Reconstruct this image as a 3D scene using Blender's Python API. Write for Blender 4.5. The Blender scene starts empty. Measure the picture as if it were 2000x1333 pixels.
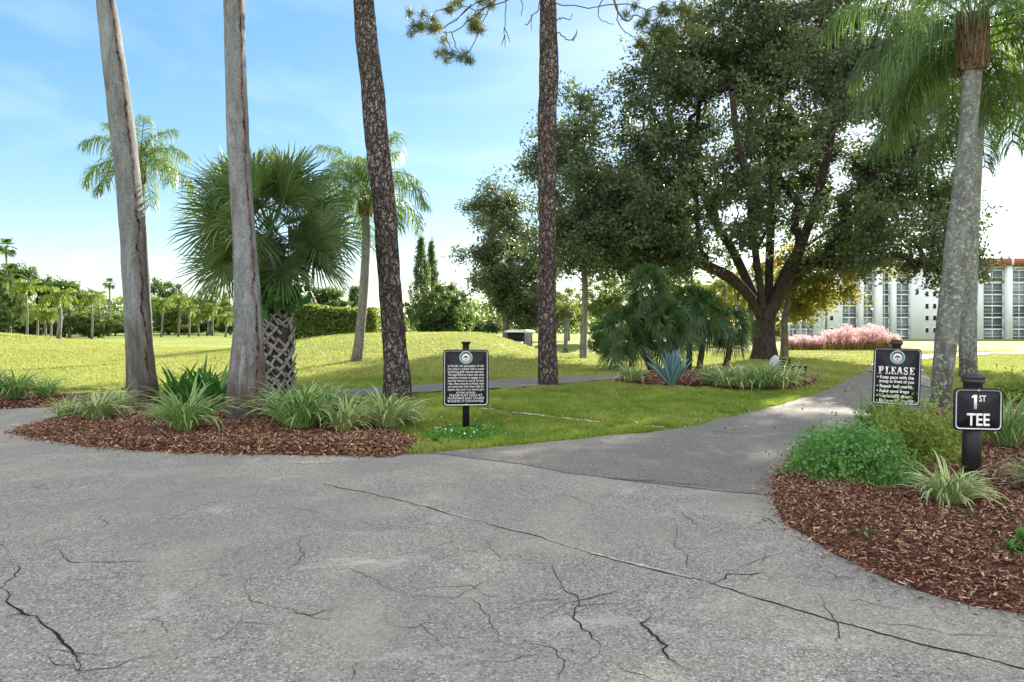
import bpy, math, random
import numpy as np
from mathutils import Vector
R = math.radians
rng = np.random.default_rng(7)
random.seed(7)
sc = bpy.context.scene
col = sc.collection

# ------------------------------------------------------------------ camera
FP, HZ, CH = 1333.333, 638.0, 1.5          # focal length and horizon row in photo pixels, eye height in metres
cam = bpy.data.objects.new("camera", bpy.data.cameras.new("camera"))
col.objects.link(cam)
cam.location = (0, 0, CH)
cam.rotation_euler = (R(90), 0, 0)
cam.data.lens = 24.0
cam.data.sensor_width = 36.0
cam.data.shift_y = -(666.5 - HZ) / 2000.0
cam.data.clip_end = 3000
sc.camera = cam

# ------------------------------------------------------------------ sky and sun
SUN_AZ, SUN_EL = 29.0, 24.5
world = bpy.data.worlds.new("World"); sc.world = world
world.use_nodes = True
nt = world.node_tree; nt.nodes.clear()
out = nt.nodes.new("ShaderNodeOutputWorld"); bg = nt.nodes.new("ShaderNodeBackground")
sky = nt.nodes.new("ShaderNodeTexSky"); sky.sky_type = 'NISHITA'; sky.sun_disc = False
sky.sun_elevation = R(SUN_EL); sky.sun_rotation = R(SUN_AZ)
sky.air_density = 1.0; sky.dust_density = 0.25; sky.ozone_density = 1.6
gm = nt.nodes.new("ShaderNodeGamma"); gm.inputs['Gamma'].default_value = 0.55
hs = nt.nodes.new("ShaderNodeHueSaturation"); hs.inputs['Saturation'].default_value = 1.8; hs.inputs['Value'].default_value = 0.74
tc = nt.nodes.new("ShaderNodeTexCoord"); mp = nt.nodes.new("ShaderNodeMapping")
mp.inputs['Scale'].default_value = (1.0, 1.6, 3.2); mp.inputs['Rotation'].default_value = (0.2, 0.5, 0.6)
nz = nt.nodes.new("ShaderNodeTexNoise"); nz.inputs['Scale'].default_value = 1.7
nz.inputs['Detail'].default_value = 7; nz.inputs['Roughness'].default_value = 0.55; nz.inputs['Distortion'].default_value = 0.5
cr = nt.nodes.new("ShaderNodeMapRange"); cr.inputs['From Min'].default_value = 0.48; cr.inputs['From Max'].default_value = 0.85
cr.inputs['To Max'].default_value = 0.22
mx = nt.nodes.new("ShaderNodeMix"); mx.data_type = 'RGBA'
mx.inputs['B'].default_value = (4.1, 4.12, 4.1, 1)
# unseen white cloud added overhead and behind the camera as neutral fill light
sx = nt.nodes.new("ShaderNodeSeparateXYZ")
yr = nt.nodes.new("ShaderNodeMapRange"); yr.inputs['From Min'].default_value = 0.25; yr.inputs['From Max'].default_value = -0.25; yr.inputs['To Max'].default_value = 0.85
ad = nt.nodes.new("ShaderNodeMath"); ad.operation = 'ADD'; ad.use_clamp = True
L = nt.links.new
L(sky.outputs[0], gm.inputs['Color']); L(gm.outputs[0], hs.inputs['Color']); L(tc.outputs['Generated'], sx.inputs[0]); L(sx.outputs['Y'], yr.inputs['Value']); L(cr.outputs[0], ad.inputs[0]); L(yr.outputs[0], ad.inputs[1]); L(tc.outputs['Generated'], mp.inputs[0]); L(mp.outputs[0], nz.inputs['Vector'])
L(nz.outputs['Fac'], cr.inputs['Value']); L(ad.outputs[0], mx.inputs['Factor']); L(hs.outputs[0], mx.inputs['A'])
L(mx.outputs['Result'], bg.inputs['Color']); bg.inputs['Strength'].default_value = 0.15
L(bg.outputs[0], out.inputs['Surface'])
sd = bpy.data.lights.new("sun", 'SUN'); sd.energy = 4.9; sd.angle = R(0.6); sd.color = (1.0, 0.93, 0.80)
sun = bpy.data.objects.new("sun", sd); col.objects.link(sun)
sv = Vector((math.sin(R(SUN_AZ)) * math.cos(R(SUN_EL)), math.cos(R(SUN_AZ)) * math.cos(R(SUN_EL)), math.sin(R(SUN_EL))))
sun.rotation_euler = sv.to_track_quat('Z', 'Y').to_euler(); sun.location = (10, 20, 30)
sc.view_settings.view_transform = 'Standard'; sc.view_settings.look = 'None'
sc.view_settings.exposure = 2.0; sc.view_settings.gamma = 1.0
sc.cycles.max_bounces = 8; sc.cycles.transparent_max_bounces = 8

# ------------------------------------------------------------------ terrain function and pixel helpers
def sst(a, b, x):
    t = np.clip((x - a) / (b - a), 0, 1); return t * t * (3 - 2 * t)
def H(x, y):
    x = np.asarray(x, float); y = np.asarray(y, float)
    dx = x + 5.2
    gx = np.where(dx < 0, np.exp(-(np.abs(dx) / 7.2) ** 3), np.exp(-0.5 * (np.clip(dx - 3.2, 0, None) / 2.1) ** 2))
    z = 1.20 * gx * np.exp(-0.5 * ((y - 34) / 6.3) ** 2)
    z = z + 1.62 * np.exp(-0.5 * ((x + 31) / 8.0) ** 2 - 0.5 * ((y - 31) / 7) ** 2)
    z = z - 0.88 * np.exp(-0.5 * ((x - 0.5) / 5) ** 2 - 0.5 * ((y - 45.5) / 4.6) ** 2)
    z = z - 1.1 * sst(55, 130, y) * sst(8, 40, x)
    z = z + 0.10 * np.exp(-0.5 * ((y - 36.2) / 0.5) ** 2) * sst(14, 16, x) * (1 - sst(24, 28, x))
    z = z + 0.035 * np.sin(x * 0.31 + 1.3) * np.sin(y * 0.23) * sst(18, 26, y)
    return z * sst(12.5, 17.5, y)
def G(px, py):
    ys = np.concatenate([np.arange(1.0, 60, 0.02), np.arange(60, 900, 0.5)])
    zr = CH - (py - HZ) / FP * ys; xr = (px - 1000) / FP * ys
    k = np.argmax(zr <= H(xr, ys))
    return Vector((float(xr[k]), float(ys[k]), float(H(xr[k], ys[k]))))
def W(px, py, Y):
    return Vector(((px - 1000) / FP * Y, Y, CH - (py - HZ) / FP * Y))
def WA(l, Y): return np.array([W(a, b, Y + (c[0] if c else 0)) for a, b, *c in l])

# ------------------------------------------------------------------ mesh helpers
class MB:
    def __init__(s): s.V = []; s.Q = []; s.T = []; s.r = []; s.e = []; s.n = 0
    def add(s, V, Q=None, T=None, r=0.5, e=0.0):
        V = np.asarray(V, float).reshape(-1, 3); n = len(V)
        s.V.append(V)
        s.r.append(np.broadcast_to(np.asarray(r, float), (n,))); s.e.append(np.broadcast_to(np.asarray(e, float), (n,)))
        if Q is not None and len(Q): s.Q.append(np.asarray(Q, int).reshape(-1, 4) + s.n)
        if T is not None and len(T): s.T.append(np.asarray(T, int).reshape(-1, 3) + s.n)
        s.n += n; return s
    def box(s, c, d, r=0.5, e=0.0, rot=0.0, tilt=None):
        x, y, z = np.array(d) / 2.0
        V = np.array([(-x,-y,-z),(x,-y,-z),(x,y,-z),(-x,y,-z),(-x,-y,z),(x,-y,z),(x,y,z),(-x,y,z)])
        if tilt is not None:
            a = tilt; V = np.c_[V[:,0]*math.cos(a)+V[:,2]*math.sin(a), V[:,1], -V[:,0]*math.sin(a)+V[:,2]*math.cos(a)]
        V = np.c_[V[:,0]*math.cos(rot)-V[:,1]*math.sin(rot), V[:,0]*math.sin(rot)+V[:,1]*math.cos(rot), V[:,2]] + np.array(c)
        return s.add(V, [(0,3,2,1),(4,5,6,7),(0,1,5,4),(1,2,6,5),(2,3,7,6),(3,0,4,7)], r=r, e=e)
    def tube(s, P, rad, seg=8, cap=True, r=0.5, wob=None, tval=False):
        P = np.asarray(P, float); n = len(P); rad = np.broadcast_to(np.asarray(rad, float), (n,))
        t = np.gradient(P, axis=0); t /= np.linalg.norm(t, axis=1)[:, None] + 1e-9
        ref = np.array([1., 0, 0]) if abs(t[0][0]) < 0.8 else np.array([0, 1., 0])
        u = ref[None] - (t @ ref)[:, None] * t; u /= np.linalg.norm(u, axis=1)[:, None] + 1e-9
        v = np.cross(t, u)
        a = np.arange(seg) / seg * 2 * math.pi
        rr = rad[:, None] * (1 if wob is None else wob(n, a))
        V = P[:, None] + rr[..., None] * (np.cos(a)[None, :, None] * u[:, None] + np.sin(a)[None, :, None] * v[:, None])
        i = np.arange(n - 1)[:, None] * seg; j = np.arange(seg)[None]; k = (j + 1) % seg
        Q = np.stack([i + j, i + k, i + k + seg, i + j + seg], -1).reshape(-1, 4)
        e = np.tile(np.arange(seg) / seg, n); rv = np.repeat(np.linspace(0, 1, n), seg) if tval else r
        if cap:
            T = [(n*seg, (q+1) % seg, q) for q in range(seg)] + [(n*seg+1, (n-1)*seg+q, (n-1)*seg+(q+1) % seg) for q in range(seg)]
            V = np.concatenate([V.reshape(-1, 3), P[:1], P[-1:]]); e = np.r_[e, 0, 0]
            if tval: rv = np.r_[rv, 0, 1]
            return s.add(V, Q, T, r=rv, e=e)
        return s.add(V.reshape(-1, 3), Q, r=rv, e=e)
    def strips(s, P, wv, r=None, ecol=None, twosided=False):
        """P (n,m,3) centre lines, wv (n,m,3) half-width vectors; flat ribbons"""
        n, m, _ = P.shape
        V = np.stack([P - wv, P + wv], 2).reshape(-1, 3)
        i = np.arange(n)[:, None] * (2 * m) + np.arange(m - 1)[None] * 2
        Q = np.stack([i, i + 1, i + 3, i + 2], -1).reshape(-1, 4)
        rv = np.repeat(rng.random(n) if r is None else r, 2 * m)
        return s.add(V, Q, r=rv, e=np.tile(np.repeat(np.linspace(0, 1, m), 2), n))
    def build(s, name, m, parent=None, smooth=False, loc=None):
        me = bpy.data.meshes.new(name)
        V = np.concatenate(s.V); nq = sum(len(q) for q in s.Q); nt_ = sum(len(q) for q in s.T)
        idx = np.concatenate([q.ravel() for q in s.Q] + [q.ravel() for q in s.T]).astype(np.int32)
        st = np.r_[np.arange(nq) * 4, nq * 4 + np.arange(nt_) * 3].astype(np.int32)
        me.vertices.add(len(V)); me.vertices.foreach_set("co", V.astype(np.float32).ravel())
        me.loops.add(len(idx)); me.loops.foreach_set("vertex_index", idx)
        me.polygons.add(nq + nt_); me.polygons.foreach_set("loop_start", st)
        if smooth: me.polygons.foreach_set("use_smooth", np.ones(nq + nt_, bool))
        me.update(calc_edges=True)
        for nm, a in (("rnd", s.r), ("e", s.e)):
            at = me.attributes.new(nm, 'FLOAT', 'POINT'); at.data.foreach_set("value", np.concatenate(a).astype(np.float32))
        if m is not None: me.materials.append(m)
        o = bpy.data.objects.new(name, me); col.objects.link(o)
        if parent is not None: o.parent = parent
        if loc is not None: o.location = loc
        return o
def tag(o, label=None, cat=None, group=None, kind=None):
    if label: o['label'] = label
    if cat: o['category'] = cat
    if group: o['group'] = group
    if kind: o['kind'] = kind
    return o
def empty(name, loc, label, cat, group=None, rz=0.0):
    o = bpy.data.objects.new(name, None); col.objects.link(o); o.empty_display_size = 0.2
    o.location = loc; o.rotation_euler = (0, 0, rz); return tag(o, label, cat, group)
def part(name, src, parent, loc=(0,0,0), rot=(0,0,0), scale=(1,1,1)):
    """a part that reuses the mesh of another part"""
    o = bpy.data.objects.new(name, src); col.objects.link(o); o.parent = parent
    o.location = loc; o.rotation_euler = rot; o.scale = scale; return o
def vnoise(x, y, seed=0):
    """small value noise in 2-D for outlines and scatter masks"""
    x = np.asarray(x, float); y = np.asarray(y, float)
    xi = np.floor(x).astype(int); yi = np.floor(y).astype(int); fx = x - xi; fy = y - yi
    h = lambda a, b: ((np.sin(a * 127.1 + b * 311.7 + seed * 74.7) * 43758.5453) % 1.0)
    fx = fx*fx*(3-2*fx); fy = fy*fy*(3-2*fy)
    return (h(xi,yi)*(1-fx)+h(xi+1,yi)*fx)*(1-fy)+(h(xi,yi+1)*(1-fx)+h(xi+1,yi+1)*fx)*fy
def inside(poly, x, y):
    r = np.zeros(len(x), bool); n = len(poly)
    for i in range(n):
        x1, y1 = poly[i][:2]; x2, y2 = poly[(i+1) % n][:2]
        if y1 == y2: continue
        c = ((y1 > y) != (y2 > y)) & (x < (x2 - x1) * (y - y1) / (y2 - y1) + x1); r ^= c
    return r
def smooth_line(P, k=6, closed=False):
    P = np.asarray(P, float); n = len(P); o = []
    rngi = range(n if closed else n - 1)
    for i in rngi:
        p0 = P[(i-1) % n] if closed or i > 0 else P[0]; p1 = P[i]; p2 = P[(i+1) % n]
        p3 = P[(i+2) % n] if closed or i + 2 < n else P[-1]
        for t in np.arange(k) / k:
            o.append(0.5*((2*p1)+(p2-p0)*t+(2*p0-5*p1+4*p2-p3)*t*t+(3*p1-p0-3*p2+p3)*t**3))
    if not closed: o.append(P[-1])
    return np.array(o)

# ------------------------------------------------------------------ materials
class NT:
    def __init__(s, name):
        s.m = bpy.data.materials.new(name); s.m.use_nodes = True; s.t = s.m.node_tree; s.t.nodes.clear()
        s.out = s.t.nodes.new("ShaderNodeOutputMaterial")
    def n(s, typ, ins=None, **kw):
        d = s.t.nodes.new("ShaderNode" + typ)
        for k, v in kw.items(): setattr(d, k, v)
        for k, v in (ins or {}).items(): s.set(d.inputs[k], v)
        return d
    def set(s, i, v):
        if hasattr(v, "links") or isinstance(v, bpy.types.NodeSocket): s.t.links.new(v, i)
        elif isinstance(v, tuple) and len(v) == 3 and i.type == 'RGBA': i.default_value = (*v, 1)
        else: i.default_value = v
    def attr(s, n): return s.n("Attribute", attribute_name=n).outputs['Fac']
    def pos(s, kind='Object', scale=(1,1,1)):
        t = s.n("TexCoord").outputs[kind]
        return s.n("Mapping", {0: t, 'Scale': scale}).outputs[0]
    def noise(s, sc_, det=4, rough=0.55, vec=None, dist=0.0):
        d = s.n("TexNoise", {'Scale': sc_, 'Detail': det, 'Roughness': rough, 'Distortion': dist})
        if vec is not None: s.set(d.inputs['Vector'], vec)
        return d.outputs['Fac']
    def vor(s, sc_, vec=None, feat='F1', out='Distance', rnd=1.0):
        d = s.n("TexVoronoi", feature=feat); d.inputs['Scale'].default_value = sc_; d.inputs['Randomness'].default_value = rnd
        if vec is not None: s.set(d.inputs['Vector'], vec)
        return d.outputs[out]
    def ramp(s, f, stops):
        d = s.n("ValToRGB", {0: f}); e = d.color_ramp.elements
        while len(e) < len(stops): e.new(0.5)
        for k, (p, c) in enumerate(stops): e[k].position = p; e[k].color = (*c, 1) if isinstance(c, tuple) else (c, c, c, 1)
        return d.outputs[0]
    def rng_(s, f, a, b, c=0.0, d_=1.0):
        return s.n("MapRange", {'Value': f, 'From Min': a, 'From Max': b, 'To Min': c, 'To Max': d_}).outputs[0]
    def mix(s, f, a, b, bt='MIX'):
        d = s.n("Mix", data_type='RGBA', blend_type=bt); s.set(d.inputs['Factor'], f); s.set(d.inputs['A'], a); s.set(d.inputs['B'], b)
        return d.outputs['Result']
    def math(s, op, a, b=0.0):
        d = s.n("Math", operation=op); s.set(d.inputs[0], a); s.set(d.inputs[1], b); return d.outputs[0]
    def bump(s, h, st=0.3, dist=0.02, nrm=None):
        d = s.n("Bump", {'Height': h, 'Strength': st, 'Distance': dist})
        if nrm is not None: s.set(d.inputs['Normal'], nrm)
        return d.outputs[0]
    def bsdf(s, c, rough=0.7, nrm=None, spec=0.3, metal=0.0, **kw):
        d = s.n("BsdfPrincipled", {'Base Color': c, 'Roughness': rough, 'Specular IOR Level': spec, 'Metallic': metal})
        if nrm is not None: s.set(d.inputs['Normal'], nrm)
        return d.outputs[0]
    def end(s, sh): s.t.links.new(sh, s.out.inputs['Surface']); return s.m
def plain(name, c, rough=0.6, spec=0.3, metal=0.0, var=0.12, scale=12):
    t = NT(name); nz_ = t.noise(scale, 5, vec=t.pos())
    cc = t.mix(t.rng_(nz_, 0.3, 0.7), tuple(v * (1 - var) for v in c), tuple(min(1, v * (1 + var)) for v in c))
    return t.end(t.bsdf(cc, rough, t.bump(nz_, 0.08, 0.01), spec, metal))
def leafmat(name, cols, trans=(0.25, 0.4, 0.05), tf=0.35, rough=0.45, spec=0.35, scale=0.8, edge=None):
    """leaf: colour ramp by leaf, drifting over the plant; light passes through it"""
    t = NT(name); r = t.attr('rnd'); nz_ = t.noise(scale, 3, vec=t.pos())
    f = t.math('ADD', t.math('MULTIPLY', r, 0.6), t.math('MULTIPLY', t.rng_(nz_, 0.3, 0.7), 0.4))
    c = t.ramp(f, [(i / (len(cols) - 1), k) for i, k in enumerate(cols)])
    tcol = t.mix(f, tuple(v * 0.6 for v in trans), trans)
    if edge is not None:
        m_ = t.rng_(t.attr('e'), 0.62, 0.78); c = t.mix(m_, c, edge); tcol = t.mix(m_, tcol, tuple(v * 0.8 for v in edge))
    b = t.bsdf(c, rough, None, spec)
    tr = t.n("BsdfTranslucent", {'Color': tcol}).outputs[0]
    mx_ = t.n("MixShader", {0: tf}); t.t.links.new(b, mx_.inputs[1]); t.t.links.new(tr, mx_.inputs[2])
    return t.end(mx_.outputs[0])

def m_asphalt(name, base, dark, light, dust=0.5):
    t = NT(name); p = t.pos()
    big = t.noise(0.55, 5, 0.6, p, 0.6); mid = t.noise(2.3, 6, 0.65, p)
    v1 = t.vor(160, p, 'F1', 'Color'); g = t.n("SeparateColor", {0: v1}).outputs[0]; g = t.math('ADD', t.math('MULTIPLY', g, 0.55), t.math('MULTIPLY', t.n("SeparateColor", {0: t.vor(88, p, 'F1', 'Color')}).outputs[1], 0.45))
    fine = t.noise(60, 4, 0.8, p)
    c = t.ramp(g, [(0.08, dark), (0.33, tuple(0.72*v for v in base)), (0.52, base), (0.74, tuple(1.18*v for v in base)), (0.92, light)])
    c = t.mix(t.rng_(fine, 0.42, 0.68, 0.55, 0), c, dark)
    c = t.mix(t.rng_(big, 0.45, 0.64, 0, 0.55), c, tuple(0.58*v for v in base))
    c = t.mix(t.math('MULTIPLY', t.rng_(mid, 0.55, 0.8), t.rng_(big, 0.62, 0.35, 0, dust)), c, light)
    w = t.noise(0.9, 4, 0.5, t.pos(scale=(1.0, 1.0, 1.0)), 1.2)
    c = t.mix(t.rng_(w, 0.45, 0.80, 0, 0.32), c, tuple(a*b for a, b in zip(base, (1.35, 1.22, 0.98))))
    p2 = t.n("Mapping", {0: p, 'Scale': (0.5, 1.7, 1.0), 'Location': (3.1, 7.7, 0)}).outputs[0]
    sp = t.noise(0.95, 6, 0.72, p2, 0.4)
    c = t.mix(t.rng_(sp, 0.60, 0.74, 0, 0.5), c, tuple(min(1, 1.75*v) for v in base))
    # hairline crazing
    cz = t.vor(1.15, t.mix(0.22, p, t.n("TexNoise", {'Scale': 3.2, 'Detail': 12.0, 'Roughness': 0.72, 'Vector': p}).outputs['Color']), 'DISTANCE_TO_EDGE')
    hair = t.math('MULTIPLY', t.rng_(cz, 0.0, 0.006, 1, 0), t.rng_(t.noise(0.8, 3, 0.5, p), 0.44, 0.55))
    c = t.mix(t.math('MULTIPLY', hair, 0.6), c, (0.05, 0.045, 0.04))
    h = t.math('ADD', t.math('MULTIPLY', g, 0.6), fine)
    n_ = t.bump(h, 0.6, 0.008); n_ = t.bump(big, 0.3, 0.05, n_)
    return t.end(t.bsdf(c, 0.88, n_, 0.25))
def m_grass():
    t = NT("turf"); p = t.pos('Object')
    a = t.noise(0.16, 6, 0.6, p, 0.5); b = t.noise(1.3, 7, 0.72, p); f = t.noise(26, 4, 0.85, p); g2 = t.noise(6.5, 5, 0.8, p)
    fa = t.n("SeparateXYZ", {0: p}).outputs[1]; vfar = t.rng_(fa, 45.0, 90.0, 0, 0.45)
    far = t.rng_(fa, 15.0, 22.0)
    c = t.ramp(a, [(0.32, (0.15, 0.22, 0.04)), (0.5, (0.23, 0.29, 0.05)), (0.68, (0.33, 0.33, 0.09))])
    c2 = t.ramp(a, [(0.30, (0.23, 0.285, 0.065)), (0.5, (0.33, 0.35, 0.09)), (0.68, (0.42, 0.385, 0.14))])
    c = t.mix(far, c, c2)
    c = t.mix(t.rng_(b, 0.50, 0.74, 0, 0.7), c, (0.40, 0.34, 0.12))
    c = t.mix(t.rng_(f, 0.36, 0.6, 0.55, 0), c, (0.05, 0.085, 0.012))
    c = t.mix(t.rng_(g2, 0.54, 0.68, 0, 0.6), c, (0.36, 0.34, 0.11)); c = t.mix(t.rng_(g2, 0.46, 0.34, 0, 0.6), c, (0.06, 0.105, 0.018))
    c = t.mix(vfar, c, (0.10, 0.16, 0.03))
    n_ = t.bump(f, 0.8, 0.05); n_ = t.bump(b, 0.6, 0.10, n_); n_ = t.bump(g2, 0.7, 0.06, n_)
    return t.end(t.bsdf(c, 0.9, n_, 0.1))
def m_chips(name):
    t = NT(name); r = t.attr('rnd')
    c = t.ramp(r, [(0.0, (0.045, 0.020, 0.012)), (0.3, (0.135, 0.060, 0.036)), (0.6, (0.235, 0.115, 0.066)), (0.82, (0.37, 0.215, 0.13)), (1.0, (0.58, 0.43, 0.30))])
    return t.end(t.bsdf(c, 0.8, None, 0.2))
def m_mulch():
    t = NT("mulch"); p = t.pos(); v = t.vor(30, t.n("Mapping", {0: p, 'Scale': (1, 2.2, 1)}).outputs[0], 'F1', 'Color')
    g = t.n("SeparateColor", {0: v}).outputs[0]
    c = t.ramp(g, [(0, (0.025, 0.009, 0.007)), (0.5, (0.09, 0.032, 0.02)), (1, (0.2, 0.08, 0.05))])
    return t.end(t.bsdf(c, 0.9, t.bump(g, 1.0, 0.03), 0.1))
def m_palmbark(name, grey, brown, lichen=0.0, ring=55, slit=True):
    t = NT(name); p = t.pos(); h = t.attr('rnd'); e = t.attr('e')
    ps = t.n("Mapping", {0: p, 'Scale': (7, 7, 1.6)}).outputs[0]
    a = t.noise(1.0, 7, 0.7, ps, 0.6); f = t.noise(38, 5, 0.8, p)
    rg = t.n("TexWave", {'Scale': 1.0, 'Distortion': 9.0, 'Detail': 4.0, 'Vector': t.n("Mapping", {0: p, 'Scale': (0.2, 0.2, ring/6.28)}).outputs[0]},
             bands_direction='Z').outputs['Fac']
    bl = t.noise(2.6, 6, 0.72, t.n('Mapping', {0: p, 'Scale': (1.6, 1.6, 0.5)}).outputs[0], 0.8)
    c = t.mix(t.rng_(a, 0.38, 0.62), grey, tuple(0.62*v for v in grey)); c = t.mix(t.rng_(bl, 0.5, 0.66, 0, 0.75), c, brown)
    c = t.mix(t.rng_(bl, 0.44, 0.34, 0, 0.6), c, tuple(min(1, 1.35*v) for v in grey))
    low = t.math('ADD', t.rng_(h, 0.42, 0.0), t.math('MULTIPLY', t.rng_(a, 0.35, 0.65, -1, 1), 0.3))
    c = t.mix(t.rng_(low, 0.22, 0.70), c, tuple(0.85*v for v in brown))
    c = t.mix(t.math('MULTIPLY', t.rng_(f, 0.5, 0.64), 0.7), c, tuple(0.3*v for v in brown))
    c = t.mix(t.math('MULTIPLY', t.rng_(rg, 0.75, 1.0), t.rng_(a, 0.45, 0.6, 0, 0.22)), c, tuple(0.45*v for v in grey))
    if slit:      # the old split down one side of the stem
        q = t.math('ABSOLUTE', t.math('SUBTRACT', t.math('ADD', e, t.math('MULTIPLY', t.math('SUBTRACT', t.noise(2.2, 5, 0.7, p), 0.5), 0.24)), 0.905))
        c = t.mix(t.rng_(q, 0.04, 0.012, 0, 0.7), c, (0.15, 0.085, 0.06))
        c = t.mix(t.math('MULTIPLY', t.rng_(q, 0.018, 0.006), t.rng_(t.noise(5, 4, 0.6, p), 0.42, 0.56)), c, (0.02, 0.012, 0.01))
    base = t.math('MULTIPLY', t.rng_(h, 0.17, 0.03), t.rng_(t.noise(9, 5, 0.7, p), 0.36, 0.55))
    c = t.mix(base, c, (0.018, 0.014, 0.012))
    if lichen:
        l = t.noise(14, 6, 0.75, p); c = t.mix(t.rng_(l, 0.52, 0.62, 0, lichen), c, (0.42, 0.47, 0.38))
    n_ = t.bump(f, 0.7, 0.015); n_ = t.bump(a, 0.5, 0.03, n_); n_ = t.bump(rg, 0.08, 0.01, n_)
    return t.end(t.bsdf(c, 0.85, n_, 0.15))
def m_pine():
    t = NT("pine_bark"); p = t.pos()
    d = t.mix(0.19, p, t.n("TexNoise", {'Scale': 5.0, 'Detail': 4.0, 'Vector': p}).outputs['Color'])
    v = t.n("Mapping", {0: d, 'Scale': (1, 1, 0.36)}).outputs[0]
    v = t.n("Mapping", {0: d, 'Scale': (1, 1, 0.42)}).outputs[0]
    e1 = t.math('MINIMUM', t.vor(12, v, 'DISTANCE_TO_EDGE'), t.math('MULTIPLY', t.vor(30, v, 'DISTANCE_TO_EDGE'), 2.0)); cc = t.n("SeparateColor", {0: t.vor(30, v, 'F1', 'Color')}).outputs[0]
    f = t.noise(45, 6, 0.75, t.n("Mapping", {0: p, 'Scale': (1, 1, 0.4)}).outputs[0])
    c = t.ramp(cc, [(0, (0.14, 0.11, 0.10)), (0.4, (0.23, 0.195, 0.185)), (0.8, (0.29, 0.235, 0.21)), (1, (0.33, 0.21, 0.15))])
    c = t.mix(t.rng_(f, 0.4, 0.66, 0, 0.75), c, (0.40, 0.37, 0.36))
    c = t.mix(t.rng_(f, 0.46, 0.3, 0, 0.7), c, (0.07, 0.045, 0.04))
    c = t.mix(t.rng_(e1, 0.16, 0.02, 0, 0.95), c, (0.022, 0.016, 0.015)); c = t.mix(t.rng_(t.noise(1.7, 4, 0.6, p), 0.45, 0.62, 0, 0.45), c, (0.06, 0.045, 0.042))
    h = t.math('ADD', t.rng_(e1, 0.0, 0.2), t.math('MULTIPLY', f, 0.45))
    return t.end(t.bsdf(c, 0.9, t.bump(h, 1.0, 0.06), 0.1))
def m_bark(name, a, b, sc_=9):
    t = NT(name); p = t.n("Mapping", {0: t.pos(), 'Scale': (1, 1, 0.3)}).outputs[0]
    f = t.noise(sc_, 7, 0.75, p, 0.4); c = t.mix(t.rng_(f, 0.36, 0.64), a, b)
    return t.end(t.bsdf(c, 0.9, t.bump(f, 0.9, 0.05), 0.1))
M = {}
M['turf'] = m_grass()
M['drive'] = m_asphalt("old_asphalt", (0.405, 0.372, 0.325), (0.07, 0.06, 0.05), (0.80, 0.76, 0.69), 0.5)
M['path'] = m_asphalt("path_asphalt", (0.265, 0.244, 0.218), (0.06, 0.054, 0.048), (0.60, 0.56, 0.5), 0.5)
M['far_path'] = m_asphalt("pale_path", (0.36, 0.31, 0.26), (0.16, 0.13, 0.11), (0.5, 0.45, 0.40), 0.4)
M['mulch'] = m_mulch(); M['chips'] = m_chips("wood_chips")
M['crack'] = plain("crack_fill", (0.028, 0.025, 0.022), 0.95, 0.05); M['seam'] = plain("seam_mortar", (0.44, 0.42, 0.34), 0.9, 0.1, 0, 0.35, 30)
M['palm1'] = m_palmbark("grey_palm_bark", (0.205, 0.218, 0.218), (0.098, 0.085, 0.074))
M['palm2'] = m_palmbark("mottled_palm_bark", (0.23, 0.245, 0.25), (0.108, 0.084, 0.070))
M['queen'] = m_palmbark("ringed_palm_bark", (0.20, 0.212, 0.198), (0.095, 0.088, 0.078), 0.75, 70, False)
M['slim'] = m_palmbark("slim_palm_bark", (0.19, 0.185, 0.165), (0.11, 0.10, 0.085), 0.25, 60, False)
M['pine'] = m_pine()
M['oakbark'] = m_bark("oak_bark", (0.02, 0.016, 0.014), (0.075, 0.06, 0.05))
M['treebark'] = m_bark("tree_bark", (0.08, 0.065, 0.055), (0.2, 0.175, 0.15))
M['boot'] = m_bark("boot_scales", (0.17, 0.165, 0.15), (0.36, 0.36, 0.34), 18)
M['bootdark'] = m_bark("boot_fibre", (0.03, 0.022, 0.018), (0.09, 0.065, 0.05))
M['shaft'] = m_bark("crown_fibre", (0.06, 0.04, 0.025), (0.25, 0.18, 0.11), 16)
M['oakleaf'] = leafmat("oak_leaf", [(0.026,0.042,0.024),(0.048,0.074,0.036),(0.075,0.105,0.045),(0.12,0.115,0.045)], (0.19,0.25,0.07), 0.26, 0.4, 0.4, 0.35)
M['leafA'] = leafmat("dark_leaf", [(0.020,0.040,0.014),(0.040,0.068,0.020),(0.07,0.10,0.025)], (0.2,0.32,0.05), 0.33, 0.45, 0.3, 0.3)
M['leafB'] = leafmat("mid_leaf", [(0.035,0.065,0.018),(0.075,0.115,0.025),(0.12,0.15,0.035)], (0.32,0.42,0.06), 0.36, 0.5, 0.3, 0.3)
M['leafC'] = leafmat("yellow_leaf", [(0.07,0.10,0.02),(0.14,0.15,0.025),(0.25,0.18,0.03)], (0.50,0.46,0.06), 0.38, 0.5, 0.3, 0.5)
M['frond'] = leafmat("frond_leaf", [(0.035,0.075,0.028),(0.06,0.11,0.035),(0.10,0.16,0.045)], (0.20,0.34,0.06), 0.24, 0.4, 0.35, 0.7)
M['frondmid'] = leafmat("bright_frond_leaf", [(0.05,0.10,0.028),(0.09,0.15,0.035),(0.15,0.21,0.045)], (0.30,0.45,0.07), 0.32, 0.4, 0.35, 0.7)
M['frondfar'] = leafmat("far_frond_leaf", [(0.05,0.10,0.02),(0.10,0.16,0.028),(0.20,0.25,0.04)], (0.42,0.52,0.06), 0.38, 0.5, 0.3, 0.5)
M['fan'] = leafmat("fan_leaf", [(0.028,0.065,0.032),(0.065,0.115,0.045),(0.17,0.21,0.07)], (0.30,0.42,0.08), 0.28, 0.35, 0.45, 0.8)
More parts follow.
